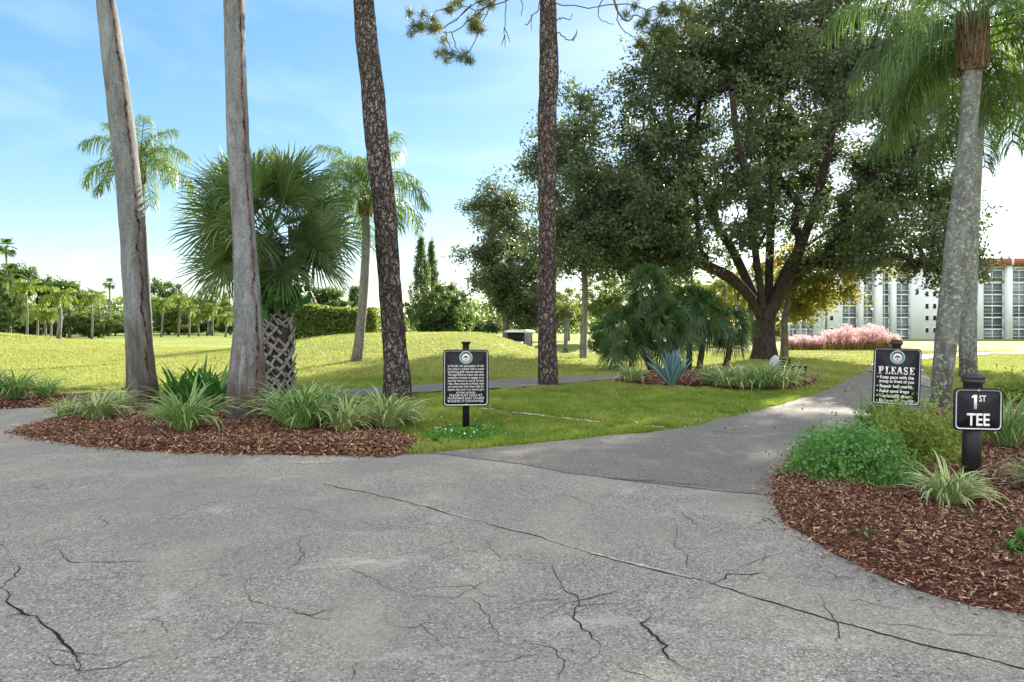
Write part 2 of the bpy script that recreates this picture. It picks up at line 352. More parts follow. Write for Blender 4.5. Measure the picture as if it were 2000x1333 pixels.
M['saw'] = leafmat("small_fan_leaf", [(0.018,0.050,0.018),(0.038,0.085,0.026),(0.09,0.145,0.045)], (0.18,0.32,0.06), 0.26, 0.4, 0.4, 1.5)
M['dian'] = leafmat("striped_leaf", [(0.05,0.15,0.035),(0.10,0.24,0.05),(0.20,0.34,0.08)], (0.30,0.48,0.08), 0.25, 0.35, 0.4, 2, (0.62,0.70,0.33))
M['dianpale'] = leafmat("pale_striped_leaf", [(0.10,0.20,0.06),(0.22,0.33,0.10),(0.42,0.48,0.17)], (0.4,0.5,0.15), 0.25, 0.35, 0.4, 2, (0.78,0.80,0.44))
M['crinum'] = leafmat("broad_leaf", [(0.02,0.075,0.02),(0.035,0.12,0.028),(0.06,0.17,0.035)], (0.2,0.5,0.05), 0.28, 0.35, 0.4, 2)
M['bush'] = leafmat("bush_leaf", [(0.04,0.11,0.03),(0.10,0.24,0.055),(0.24,0.40,0.11)], (0.25,0.55,0.08), 0.3, 0.4, 0.4, 3)
M['bush2'] = leafmat("loose_shrub_leaf", [(0.08,0.13,0.025),(0.19,0.26,0.045),(0.36,0.40,0.09)], (0.45,0.55,0.07), 0.35, 0.45, 0.35, 3)
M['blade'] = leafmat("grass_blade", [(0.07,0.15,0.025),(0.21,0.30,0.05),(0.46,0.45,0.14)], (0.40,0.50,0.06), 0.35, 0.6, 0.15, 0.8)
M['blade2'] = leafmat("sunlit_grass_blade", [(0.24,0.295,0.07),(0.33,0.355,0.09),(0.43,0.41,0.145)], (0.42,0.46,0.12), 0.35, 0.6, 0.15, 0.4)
M['clover'] = leafmat("clover_leaf", [(0.04,0.13,0.02),(0.08,0.23,0.03),(0.16,0.33,0.05)], (0.25,0.5,0.06), 0.3, 0.5, 0.3, 2)
M['agave'] = leafmat("agave_leaf", [(0.10,0.21,0.21),(0.17,0.31,0.31)], (0.2,0.35,0.3), 0.1, 0.5, 0.3, 2)
M['needle'] = leafmat("pine_needle", [(0.03,0.055,0.02),(0.07,0.10,0.025),(0.22,0.19,0.04)], (0.25,0.28,0.05), 0.25, 0.5, 0.3, 1)
M['pink'] = leafmat("pink_plume", [(0.52,0.30,0.30),(0.66,0.42,0.42),(0.74,0.56,0.54)], (0.80,0.55,0.54), 0.45, 0.8, 0.05, 0.5)
M['plumebase'] = leafmat("plume_base", [(0.10,0.06,0.03),(0.2,0.14,0.05),(0.13,0.17,0.04)], (0.3,0.25,0.08), 0.3, 0.7, 0.1, 1)
M['black'] = plain("black_enamel", (0.009, 0.009, 0.010), 0.45, 0.35); M['panel'] = plain("sign_board", (0.008, 0.009, 0.014), 0.5, 0.25, 0, 0.05)
M['white'] = plain("white_lettering", (0.75, 0.75, 0.74), 0.5, 0.3, 0, 0.03); M['silver'] = plain("border_silver", (0.50, 0.51, 0.53), 0.4, 0.4, 0, 0.05)
M['teal'] = plain("emblem_ring", (0.16, 0.28, 0.28), 0.5); M['red'] = plain("emblem_tree", (0.42, 0.075, 0.06), 0.5)
M['stone'] = plain("grey_stone", (0.42, 0.44, 0.44), 0.9, 0.1, 0, 0.25, 6); M['cap'] = plain("weathered_black_cap", (0.035, 0.033, 0.033), 0.55, 0.4, 0, 0.4, 20)
M['wall'] = plain("painted_wall", (0.70, 0.75, 0.78), 0.85, 0.1, 0, 0.04, 0.4); M['roofred'] = plain("red_roof", (0.30, 0.10, 0.065), 0.85, 0.1, 0, 0.15, 1)
M['trim'] = plain("window_trim", (0.72, 0.75, 0.76), 0.6); M['cartw'] = plain("cart_shell", (0.62, 0.68, 0.72), 0.3, 0.5, 0, 0.03)
M['tyre'] = plain("tyre_rubber", (0.02, 0.02, 0.02), 0.9); M['seat'] = plain("seat_vinyl", (0.5, 0.48, 0.42), 0.6)
M['flower'] = plain("petal_violet", (0.45, 0.42, 0.75), 0.6); M['flagred'] = plain("flag_cloth", (0.05, 0.05, 0.06), 0.8)
t_ = NT("window_glass"); p_ = t_.pos('Object', (0.4, 0.4, 0.4)); g_ = t_.noise(1.2, 2, 0.5, p_)
oi = t_.n("ObjectInfo").outputs['Random']
M['glass'] = t_.end(t_.bsdf(t_.mix(oi, (0.06, 0.075, 0.085), (0.27, 0.32, 0.34)), 0.18, None, 0.6))
# ------------------------------------------------------------------ ground
xs = np.concatenate([np.arange(-600, -44, 14), np.arange(-44, 44, 0.4), np.arange(44, 620, 14)])
ys = np.concatenate([np.arange(-40, 8, 4), np.arange(8, 62, 0.36), np.arange(62, 160, 2.5), np.arange(160, 1300, 40)])
X, Y = np.meshgrid(xs, ys); V = np.stack([X, Y, H(X, Y)], -1).reshape(-1, 3); nx = len(xs)
i = (np.arange(len(ys) - 1)[:, None] * nx + np.arange(nx - 1)[None]).ravel()
tag(MB().add(V, np.stack([i, i + 1, i + 1 + nx, i + nx], -1)).build("ground", M['turf'], smooth=True), kind='structure')

def flat_poly(name, P, z, m, kind='structure', parent=None):
    import bmesh
    bm = bmesh.new(); vs = [bm.verts.new((p[0], p[1], z)) for p in P]; f = bm.faces.new(vs)
    if f.normal.z < 0: f.normal_flip()
    bmesh.ops.triangulate(bm, faces=bm.faces[:]); me = bpy.data.meshes.new(name); bm.normal_update()
    for f in bm.faces:
        if f.normal.z < 0: f.normal_flip()
    bm.to_mesh(me); bm.free(); me.materials.append(m)
    o = bpy.data.objects.new(name, me); col.objects.link(o)
    if parent: o.parent = parent
    return tag(o, kind=kind)
def gp(l): return np.array([[G(a, b).x, G(a, b).y] for a, b in l])
def ragged(P, amp, seed=0, step=0.06):
    """resample an outline and roughen it"""
    d = np.r_[0, np.cumsum(np.linalg.norm(np.diff(P, axis=0), axis=1))]
    s_ = np.arange(0, d[-1], step); Q = np.c_[np.interp(s_, d, P[:, 0]), np.interp(s_, d, P[:, 1])]
    Q[:, 0] += amp * (vnoise(s_ * 3, 0 * s_, seed) - 0.5) * 2 + amp*0.5*(rng.random(len(s_)) - 0.5)
    Q[:, 1] += amp * (vnoise(s_ * 3, 0 * s_ + 9, seed + 1) - 0.5) * 2 + amp*0.5*(rng.random(len(s_)) - 0.5)
    return Q
# the wide driveway: its far edge follows lawn and island, the rest is out of frame
far_edge = smooth_line(gp([(830,888),(900,881),(1000,872),(1100,862),(1200,852),(1290,845)]), 5)
drive = np.concatenate([[[-30, -6], [-30, 13.2]], gp([(-60,793),(60,792),(150,790),(240,790)]), gp([(240,815),(600,880),(700,888)]),
                        ragged(far_edge, 0.03, 3), gp([(1330,838),(1560,900),(1700,905)]), [[16, 8.0], [16, -6]]])
flat_poly("driveway", drive, 0.010, M['drive'])
# cart path to the right, up to the far bend
left_e = smooth_line(gp([(1105,864),(1200,852),(1290,845),(1330,838),(1400,822),(1470,806),(1530,790),(1600,768),(1650,745),(1690,724),(1712,708)]), 5)
right_e = smooth_line(gp([(2000,905),(1900,800),(1850,785),(1830,760),(1815,740),(1798,722),(1792,710)]), 5)
front_seam = gp([(1520,972),(1400,962),(1300,950),(1200,940),(1100,925),(1000,908),(900,894),(860,889)])
P = np.concatenate([ragged(far_edge, 0.03, 3)[:8], ragged(left_e, 0.05, 5), right_e[::-1], gp([(2000,960)]), ragged(front_seam, 0.02, 8)])
flat_poly("cart_path", P, 0.016, M['path'])
def strip(name, A, B, dz, m, n=4):
    A = smooth_line(A, 6); B = smooth_line(B, 6); t = np.linspace(0, 1, n)[None, :, None]
    Pt = A[:, None] * (1 - t) + B[:, None] * t; z = H(Pt[..., 0], Pt[..., 1]) + dz
    k = len(A); V = np.concatenate([Pt, z[..., None]], -1).reshape(-1, 3)
    i = (np.arange(k - 1)[:, None] * n + np.arange(n - 1)[None]).ravel()
    return tag(MB().add(V, np.stack([i, i + 1, i + 1 + n, i + n], -1)).build(name, m, smooth=True), kind='structure')
strip("distant_path", gp([(1690,724),(1712,708),(1750,699),(1800,694),(1870,690),(2000,686),(2250,680)]),
      gp([(1835,765),(1792,710),(1800,704),(1830,700),(1880,697),(2000,692),(2250,685)]), 0.034, M['far_path'])
strip("side_path", gp([(150,790),(400,780),(680,765),(800,757),(870,752),(1050,742),(1190,736),(1330,730)]),
      gp([(100,825),(400,800),(680,779),(800,772),(870,768),(1050,757),(1190,745),(1330,737)]), 0.05, M['path'], 5)
# old concrete edging that shows through the lawn and the seams and cracks of the asphalt
def ribbon(mb, pts, w, z, jit=0.012, step=0.03, taper=True, gaps=0.0, seed=0):
    P = gp(pts); d = np.r_[0, np.cumsum(np.linalg.norm(np.diff(P, axis=0), axis=1))]
    s_ = np.arange(0, d[-1], step); n = len(s_)
    if n < 4: return
    Q = np.c_[np.interp(s_, d, P[:, 0]), np.interp(s_, d, P[:, 1])]
    T = np.gradient(Q, axis=0); T /= np.linalg.norm(T, axis=1)[:, None]; N = np.c_[-T[:, 1], T[:, 0]]
    off = (vnoise(s_ * 6, s_ * 0, seed) - 0.5) * 2 * jit * 1.6 + (rng.random(n) - 0.5) * jit + (vnoise(s_ * 17, s_ * 0 + 3, seed + 7) - 0.5) * jit * 2.2
    Q += N * off[:, None]
    ww = 0.5 * w * (0.35 + 1.1 * vnoise(s_ * 9, s_ * 0 + 5, seed))
    if taper: ww *= np.clip(np.minimum(s_, d[-1] - s_) / (0.3 * d[-1]), 0.25, 1)
    if gaps: ww *= (vnoise(s_ * 1.7, s_ * 0 + 2, seed + 4) > gaps)
    A = np.c_[Q - N * ww[:, None] / 2, np.full(n, z)]; B = np.c_[Q + N * ww[:, None] / 2, np.full(n, z)]
    i = np.arange(n - 1); mb.add(np.concatenate([A, B]), np.stack([i, i + 1, i + 1 + n, i + n], -1))
ck = MB(); rbP0 = gp([(1500,910),(1490,960),(1520,1030),(1640,1105),(1870,1195),(2200,1260),(2200,880)])
main = [(630,948),(760,975),(860,1002),(960,1030),(1050,1052),(1150,1085),(1260,1113),(1400,1148),(1500,1180),(1600,1212),(1720,1245),(1850,1275),(2010,1316)]
ribbon(ck, main, 0.024, 0.0125, 0.008, gaps=0.03, seed=1, taper=False)
for k, (pl, w_) in enumerate([
    ([(1400,1146),(1425,1130),(1470,1128),(1520,1120)], .016), ([(0,1150),(20,1180),(45,1205),(75,1208),(78,1225),(110,1250),(140,1290),(175,1333)], .022),
    ([(0,1155),(30,1128),(45,1105)], .013), ([(75,1205),(40,1200),(0,1212)], .009), ([(88,1072),(120,1090),(140,1103),(220,1103),(330,1100)], .010),
    ([(0,1075),(60,1080),(100,1060),(190,1040)], .006), ([(190,1040),(200,1030),(190,1012),(150,1020)], .008), ([(0,1000),(120,990),(210,973),(270,965)], .006),
    ([(1085,1100),(1080,1120),(1100,1150),(1130,1175),(1120,1200),(1135,1230),(1150,1255),(1165,1285),(1120,1310)], .013),
    ([(1040,1193),(1100,1190),(1135,1175),(1190,1165),(1240,1150)], .010), ([(1260,1195),(1270,1205),(1240,1225),(1280,1250),(1300,1280),(1330,1305),(1390,1330)], .018),
    ([(560,1205),(605,1210),(640,1200),(670,1195)], .008), ([(610,1215),(615,1205)], .01), ([(770,1228),(800,1235),(880,1222)], .006), ([(545,988),(580,1000),(640,1008)], .006),
    ([(1330,1000),(1345,1025),(1390,1045)], .006), ([(520,1080),(560,1065),(620,1045)], .005), ([(1480,1110),(1500,1085),(1530,1070)], .006), ([(690,1333),(700,1310),(740,1300)], .007),
    ([(300,925),(330,945),(380,955)], .004), ([(1150,935),(1290,945),(1420,958)], .022), ([(540,905),(600,910),(680,908)], .014),
    ([(1300,838),(1400,846),(1500,853),(1590,861),(1700,868)], .022)]):
    ribbon(ck, pl, w_*(1.5 if w_ < .012 else 1.15), 0.0128 + 0.0002*k + (0.002 if k > 18 else 0), 0.016 if w_ < .02 else .008, seed=10 + k)
rc = random.Random(5)
for k in range(34):      # fine wandering branches
    x_, y_ = rc.uniform(0, 1700), rc.uniform(960, 1330); an = rc.uniform(-0.5, 0.9)*(1 if rc.random() < .6 else -1); pl = [(x_, y_)]
    for q in range(rc.randint(3, 7)):
        an += rc.uniform(-0.8, 0.8); st_ = rc.uniform(14, 42)*(y_ - 600)/500; x_ += math.cos(an)*st_*1.4; y_ = min(1345, max(915, y_ + math.sin(an)*st_*0.8)); pl.append((x_, y_))
    gg = gp(pl)
    if not inside(rbP0, gg[:, 0], gg[:, 1]).any(): ribbon(ck, pl, 0.0075, 0.0135, 0.012, seed=60 + k)
tag(ck.build("asphalt_cracks", M['crack']), kind='structure')
sm = MB(); ribbon(sm, [(a, b - 2) for a, b in main], 0.040, 0.0115, 0.008, gaps=0.5, seed=33)
ribbon(sm, [(940,800),(1010,808),(1080,817),(1160,826),(1240,833),(1300,838)], 0.17, 0.022, 0.035, gaps=0.38, seed=41, taper=False)
tag(sm.build("concrete_edging", M['seam']), kind='structure')

# ------------------------------------------------------------------ mulch beds
def bed(name, outline, z0, bulge, seed):
    P = ragged(np.r_[outline, outline[:1]], 0.035, seed)
    c = P.mean(0); n = len(P); rings = [1.0, 0.985, 0.94, 0.8, 0.5, 0.15]; hs_ = [0.0, 0.10, 0.5, 0.95, 1.0, 1.0]
    V = np.concatenate([np.c_[c + (P - c) * q, np.full(n, z0 + bulge * h_)] for q, h_ in zip(rings, hs_)] + [[[c[0], c[1], z0 + bulge]]])
    Q = []; i = np.arange(n); j = (i + 1) % n
    for r_ in range(len(rings) - 1): Q.append(np.stack([i + r_*n, j + r_*n, j + (r_+1)*n, i + (r_+1)*n], -1))
    T = np.stack([i + (len(rings)-1)*n, j + (len(rings)-1)*n, np.full(n, len(V)-1)], -1)
    tag(MB().add(V, np.concatenate(Q), T).build(name, M['mulch'], smooth=True), kind='structure')
    return P
def chips(name, P, z, n, size, label, xr=None):
    x0, y0 = P.min(0) - 0.08; x1, y1 = P.max(0) + 0.08
    x = rng.uniform(x0, x1, n * 3); y = rng.uniform(y0, y1, n * 3)
    # a few strays lie just outside the edge
    jx = x + rng.normal(0, 0.03, len(x)); jy = y + rng.normal(0, 0.03, len(x))
    k = inside(P, jx, jy); x, y = x[k][:n], y[k][:n]; n = len(x)
    cc_ = P[:-1].mean(0); zz = np.full(n, 0.018)
    for q_, f_ in ((0.992, 0.08), (0.98, 0.2), (0.965, 0.4), (0.94, 0.6), (0.89, 0.85), (0.8, 1.0)): zz[inside(cc_ + (P - cc_) * q_, x, y)] = 0.016 + (z - 0.016) * f_
    c = np.c_[x, y, zz + rng.random(n) * 0.022]
    ns = int(len(P) * 5); ip = rng.integers(0, len(P)-1, ns); of = np.abs(rng.normal(0, 0.085, ns)) * (rng.random(ns) < 0.9) + 0.02; ov = P[ip] - cc_; ov /= np.linalg.norm(ov, axis=1)[:, None]
    c = np.concatenate([c, np.c_[P[ip] + ov*of[:, None] + rng.normal(0, 0.02, (ns, 2)), np.full(ns, 0.026)]]); n = len(c)
    a = rng.uniform(0, 2*math.pi, n); tl = rng.normal(0, 0.38, n); rl = rng.normal(0, 0.5, n)
    Ls = size * rng.uniform(0.5, 1.6, n); Ws = size * rng.uniform(0.16, 0.4, n)
    d = np.c_[np.cos(a)*np.cos(tl), np.sin(a)*np.cos(tl), np.sin(tl)] * Ls[:, None]
    s_ = np.c_[-np.sin(a)*np.cos(rl), np.cos(a)*np.cos(rl), np.sin(rl)] * Ws[:, None]
    V = np.stack([c - d - s_*0.7, c + d - s_, c + d*0.9 + s_, c - d + s_*0.8], 1).reshape(-1, 3)
    i = np.arange(n)[:, None] * 4 + np.arange(4)[None]
    tag(MB().add(V, i, r=np.repeat(rng.random(n) ** 1.15, 4)).build(name, M['chips']), label, 'mulch', kind='stuff')
isl = smooth_line(gp([(36,846),(100,862),(200,876),(350,886),(500,890),(640,892),(760,893),(800,884),(815,868),(780,848),(700,812),(560,796),(400,800),(240,806),(130,815),(70,832)]), 5, True)
islP = bed("island_bed", isl, 0.014, 0.075, 3)
chips("mulch_chips", islP, 0.092, 70000, 0.023, "reddish brown bark mulch spread over the tree island")
rb = np.r_[smooth_line(gp([(1520,922),(1508,955),(1512,985),(1530,1020),(1580,1060),(1650,1100),(1760,1150),(1870,1180),(2000,1207),(2120,1235)]), 5),
           [[7.5, 2.6], [9.5, 6.0]], smooth_line(gp([(2150,800),(1950,795),(1840,800),(1720,830),(1640,858),(1570,890)]), 4)]
rbP = bed("right_bed", rb, 0.018, 0.07, 4)
chips("mulch_chips", rbP, 0.090, 170000, 0.0155, "red brown bark chips filling the bed under the 1ST TEE sign")
lb = smooth_line(gp([(-60,800),(60,797),(140,794),(240,790),(330,786),(330,778),(240,775),(100,776),(-60,772)]), 3, True)
lbP = bed("verge_bed", lb, 0.014, 0.05, 5)
chips("mulch_chips", lbP, 0.066, 9000, 0.032, "thin strip of brown mulch along the far side of the left drive")
pb = smooth_line(gp([(1195,742),(1230,752),(1300,757),(1400,762),(1500,765),(1570,760),(1600,745),(1560,728),(1400,722),(1280,724)]), 3, True)
pbP = bed("palmetto_bed", pb, 0.014, 0.06, 6)
chips("mulch_chips", pbP, 0.075, 9000, 0.035, "dark red mulch under the blue agave and small palms")
chx = MB()   # leaf litter on the asphalt
n = 260; yy = rng.uniform(3.2, 16, n) ** 1.0; xx = yy * rng.uniform(-0.75, 0.6, n); a = rng.uniform(0, 6.28, n)
k = ~(inside(islP, xx, yy) | inside(rbP, xx, yy)); xx, yy, a = xx[k], yy[k], a[k]; n = len(xx); sz = rng.uniform(0.006, 0.022, n)
c = np.c_[xx, yy, np.full(n, 0.027)]; d = np.c_[np.cos(a), np.sin(a), 0.2*rng.random(n)] * sz[:, None]; s_ = np.c_[-np.sin(a), np.cos(a), 0*a] * sz[:, None] * 0.4
yl = rng.uniform(9.5, 19, 900); xl = yl*rng.uniform(-0.15, 0.6, 900); kl = ~(inside(islP, xl, yl) | inside(rbP, xl, yl)); xl, yl = xl[kl], yl[kl]; al = rng.uniform(0, 6.28, len(xl)); zl = rng.uniform(0.02, 0.05, len(xl))
cl = np.c_[xl, yl, zl]; dl = np.c_[np.cos(al), np.sin(al), rng.normal(0, .4, len(xl))]*0.028; sl_ = np.c_[-np.sin(al), np.cos(al), rng.normal(0, .3, len(xl))]*0.014
chx.add(np.stack([cl-dl, cl+sl_, cl+dl, cl-sl_], 1).reshape(-1, 3), np.arange(len(xl))[:, None]*4+np.arange(4)[None], r=np.repeat(0.4 + 0.6*rng.random(len(xl)), 4))
tag(chx.add(np.stack([c-d, c+s_, c+d, c-s_], 1).reshape(-1, 3), np.arange(n)[:, None]*4+np.arange(4)[None], r=np.repeat(rng.random(n), 4)).build("leaf_litter", M['chips']),
    "small dry leaves and bark bits scattered on the grey asphalt", 'leaf litter', kind='stuff')

# ------------------------------------------------------------------ grass blades
P_drive = np.array(drive); P_path = P
sidepoly = np.concatenate([gp([(100,792),(400,780),(680,765),(800,757),(870,752),(1050,742),(1190,736),(1330,730),(1600,722)]),
                           gp([(100,825),(400,800),(680,779),(800,772),(870,768),(1050,757),(1190,745),(1330,737),(1600,727)])[::-1]])
farpoly = np.concatenate([gp([(1690,724),(1712,708),(1750,699),(1800,694),(1870,690),(2000,686),(2250,680)]),
                          gp([(1835,765),(1792,710),(1800,704),(1830,700),(1880,697),(2000,692),(2250,685)])[::-1]])
_e = gp([(940,800),(1010,808),(1080,817),(1160,826),(1240,833),(1300,838)]); eX, eY = _e[:, 0], _e[:, 1]
def blades(name, n, y0, y1, m, ln, wd, label, x0=-0.85, x1=0.85, extra=None, power=1.0):
    y = y0 + (y1 - y0) * rng.random(n) ** power; x = y * rng.uniform(x0, x1, n)
    k = np.ones(n, bool)
    for q in (P_drive, P_path, islP, rbP, lbP, pbP, sidepoly, farpoly): k &= ~inside(q, x + rng.normal(0, 0.03, n), y + rng.normal(0, 0.03, n))
    k &= (vnoise(x*2.2, y*2.2, 5)*0.6 + vnoise(x*7, y*7, 6)*0.4) > 0.28
    x, y = x[k], y[k]; n = len(x)
    k = np.abs(y - np.interp(x, eX, eY)) > 0.10 + 0.10*vnoise(x*3, y*0, 4)
    k |= (x < eX[0]) | (x > eX[-1]); x, y = x[k], y[k]; n = len(x)
    z = H(x, y); a = rng.uniform(0, 6.28, n); l = ln * rng.uniform(0.5, 1.4, n) * (0.45 + 0.5*vnoise(x, y, 2) + 0.6*vnoise(x*5.5, y*3.5, 8)); t_ = rng.normal(0, 0.55, (n, 2))
    b = np.c_[x, y, z]; s_ = np.c_[np.cos(a), np.sin(a), 0*a] * wd * rng.uniform(0.6, 1.3, n)[:, None]
    tip = b + np.c_[t_[:, 0]*l, t_[:, 1]*l, l]
    V = np.stack([b - s_, b + s_, tip], 1).reshape(-1, 3); i = np.arange(n)[:, None]*3 + np.arange(3)[None]
    rv = np.clip(0.35*vnoise(x*0.9, y*0.9, 3) + 0.5*vnoise(x*5.5, y*3.5, 8) + 0.45*rng.random(n) - 0.15, 0, 1)
    return tag(MB().add(V, T=i, r=np.repeat(rv, 3)).build(name, m), label, 'grass', kind='stuff')
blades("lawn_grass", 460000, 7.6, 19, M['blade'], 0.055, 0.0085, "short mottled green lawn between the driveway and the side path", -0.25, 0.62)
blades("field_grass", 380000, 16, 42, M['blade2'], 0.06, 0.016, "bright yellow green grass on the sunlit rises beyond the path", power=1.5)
# clover round the foot of the tall notice
def leafcloud(mb, C, n, sig, ln, wd, up=0.0, zmin=None):
    """n leaves round every centre; rhombic leaves, random attitudes"""
    C = np.asarray(C, float); m_ = len(C); c = np.repeat(C, n, 0) + rng.normal(0, 1, (m_*n, 3)) * np.asarray(sig)
    if zmin is not None: c[:, 2] = np.maximum(c[:, 2], zmin)
    return leaves(mb, c, ln, wd, up)
def leaves(mb, c, ln, wd, up=0.0, r=None):
    n = len(c); d = rng.normal(0, 1, (n, 3)); d[:, 2] += up; d /= np.linalg.norm(d, axis=1)[:, None]
    s_ = np.cross(d, rng.normal(0, 1, (n, 3))); s_ /= np.linalg.norm(s_, axis=1)[:, None] + 1e-9
    q = rng.uniform(0.5, 1.45, n)[:, None]; d = d * ln * q / 2; s_ = s_ * wd * q / 2
    V = np.stack([c - d, c - 0.1*d + s_, c + d, c - 0.1*d - s_], 1).reshape(-1, 3)
    mb.add(V, np.arange(n)[:, None]*4 + np.arange(4)[None], r=np.repeat(rng.random(n) if r is None else r, 4)); return mb
q = rng.random((5200, 2)); cx = -0.62 + 0.62*np.sqrt(q[:, 0])*np.cos(q[:, 1]*6.283); cy = 9.35 + 0.55*np.sqrt(q[:, 0])*np.sin(q[:, 1]*6.283)
hh = 0.10*(1 - q[:, 0])*(0.6 + 0.8*vnoise(cx*6, cy*6)) + 0.02
mb = leaves(MB(), np.c_[cx, cy, hh*rng.random(5200)**0.5 + 0.01], 0.035, 0.028, 1.0)
tag(mb.build("clover_patch", M['clover']), "bright green clover round the post of the tall black notice", 'clover', kind='stuff')
mb = leaves(MB(), np.c_[cx, cy, hh + 0.03][::90], 0.022, 0.022); tag(mb.build("clover_flowers", M['white']), "tiny white clover flowers by the notice post", 'clover flowers', kind='stuff')

# ------------------------------------------------------------------ tree growing
def grow(chains, targets, leaders=None, k=4, bend=0.22, prefer=0.25, up=0.15):
    """chains: list of (parent_chain or -1, point array). Each target is joined to the nearest node. Returns nodes, parents, chains of indices."""
    pos = []; par = []; lst = []; plen = []
    def addchain(start, pts):
        ids = [start] if start is not None else []
        for p in pts:
            pos.append(np.asarray(p, float)); pr = ids[-1] if ids else -1; par.append(pr)
            plen.append(0.0 if pr < 0 else plen[pr] + float(np.linalg.norm(pos[-1] - pos[pr]))); ids.append(len(pos) - 1)
        lst.append(ids); return ids
    ch = []
    for (pc, pi), pts in chains:
        st = None if pc < 0 else ch[pc][pi]
        ch.append(addchain(st, pts))
    nfix = len(pos); skip = leaders if leaders is not None else 0
    tg = np.asarray(targets, float); A0 = np.array(pos); root = A0[len(chains[0][1]) - 1]
    order = np.argsort(np.linalg.norm(tg - root, axis=1)); ends = []
    for t in tg[order]:
        A = np.array(pos[skip:]); pl = np.array(plen[skip:])
        cost = np.linalg.norm(A - t, axis=1) + prefer * pl * 0.35 + 0.8*np.clip(A[:, 2] - t[2], 0, None)
        j = int(np.argmin(cost)) + skip; a = pos[j]; L_ = np.linalg.norm(t - a)
        f = np.linspace(0, 1, k + 1)[1:, None]; pts = a + (t - a) * f
        off = rng.normal(0, bend * L_ * 0.5, 3); pts = pts + np.sin(f * math.pi) * off + np.sin(f * math.pi) * np.array([0, 0, up * L_])
        pts[:-1] += rng.normal(0, 0.02 * L_, (k - 1, 3)); ids = addchain(j, pts); ends.append(ids[-1])
    w = np.zeros(len(pos))
    for e_ in ends: w[e_] += 1
    for j in range(len(pos) - 1, -1, -1):
        if par[j] >= 0: w[par[j]] += w[j]
    return np.array(pos), par, lst, np.maximum(w, 1)
def limbs_mesh(mb, pos, lst, w, rt, pw=0.5, rmin=0.012, seg=7, trunk_flare=0.0, wtop=None):
    W0 = wtop or w.max()
    for q, ids in enumerate(lst):
        if len(ids) < 2: continue
        P = pos[ids]; r_ = np.maximum(rt * (w[ids] / W0) ** pw, rmin)
        if q > 0: r_[0] = min(r_[0], r_[1]*1.25)
        if q == 0 and trunk_flare: r_ = r_ * (1 + trunk_flare * np.exp(-np.linspace(0, 1, len(ids)) * 7))
        if len(P) > 3 and q == 0 or r_[0] > 0.08:
            PP = smooth_line(np.c_[P, r_], 3); P, r_ = PP[:, :3], np.maximum(PP[:, 3], rmin)
        s2 = seg*2 if q == 0 else (seg if r_[0] > 0.05 else 4)
        wob = (lambda n, a: 1 + 0.10*np.sin(a[None]*3 + 1.3 + np.linspace(0, 2.5, n)[:, None]) + 0.06*np.sin(a[None]*5 + 0.7)) if r_[0] > 0.12 else None
        mb.tube(P, r_, s2, cap=False, wob=wob)
def twigs(mb, A, B, r0=0.01):
    n = len(A); d = B - A; s_ = np.cross(d, [0.3, 0.2, 1.0]); s_ /= np.linalg.norm(s_, axis=1)[:, None] + 1e-9
    u = np.cross(s_, d); u /= np.linalg.norm(u, axis=1)[:, None] + 1e-9
    V = np.stack([A + s_*r0, A - s_*r0*0.5 + u*r0, A - s_*r0*0.5 - u*r0, B], 1).reshape(-1, 3); i = np.arange(n)[:, None]*4
    mb.add(V, T=np.concatenate([i + [0, 1, 3], i + [1, 2, 3], i + [2, 0, 3]]))
def foliage(mbl, mbw, T, ntw, sig, nl, lsig, ln, wd, tr=0.01, up=0.0):
    T = np.asarray(T); E = np.repeat(T, ntw, 0) + rng.normal(0, 1, (len(T)*ntw, 3)) * np.asarray(sig)
    if mbw is not None: twigs(mbw, np.repeat(T, ntw, 0), E, tr)
    u_ = rng.random((len(E)*nl, 1)) ** 0.6
    c = np.repeat(E, nl, 0) * u_ + np.repeat(np.repeat(T, ntw, 0), nl, 0) * (1 - u_) + rng.normal(0, 1, (len(E)*nl, 3)) * lsig
    rr = np.repeat(rng.random(len(T)), ntw*nl)*0.5 + rng.random(len(c))*0.5
    leaves(mbl, c, ln, wd, up, rr)
def blob(n, c, r_, power=0.45):
    d = rng.normal(0, 1, (n, 3)); d /= np.linalg.norm(d, axis=1)[:, None]
    return np.asarray(c) + d * (rng.random((n, 1)) ** power) * np.asarray(r_)
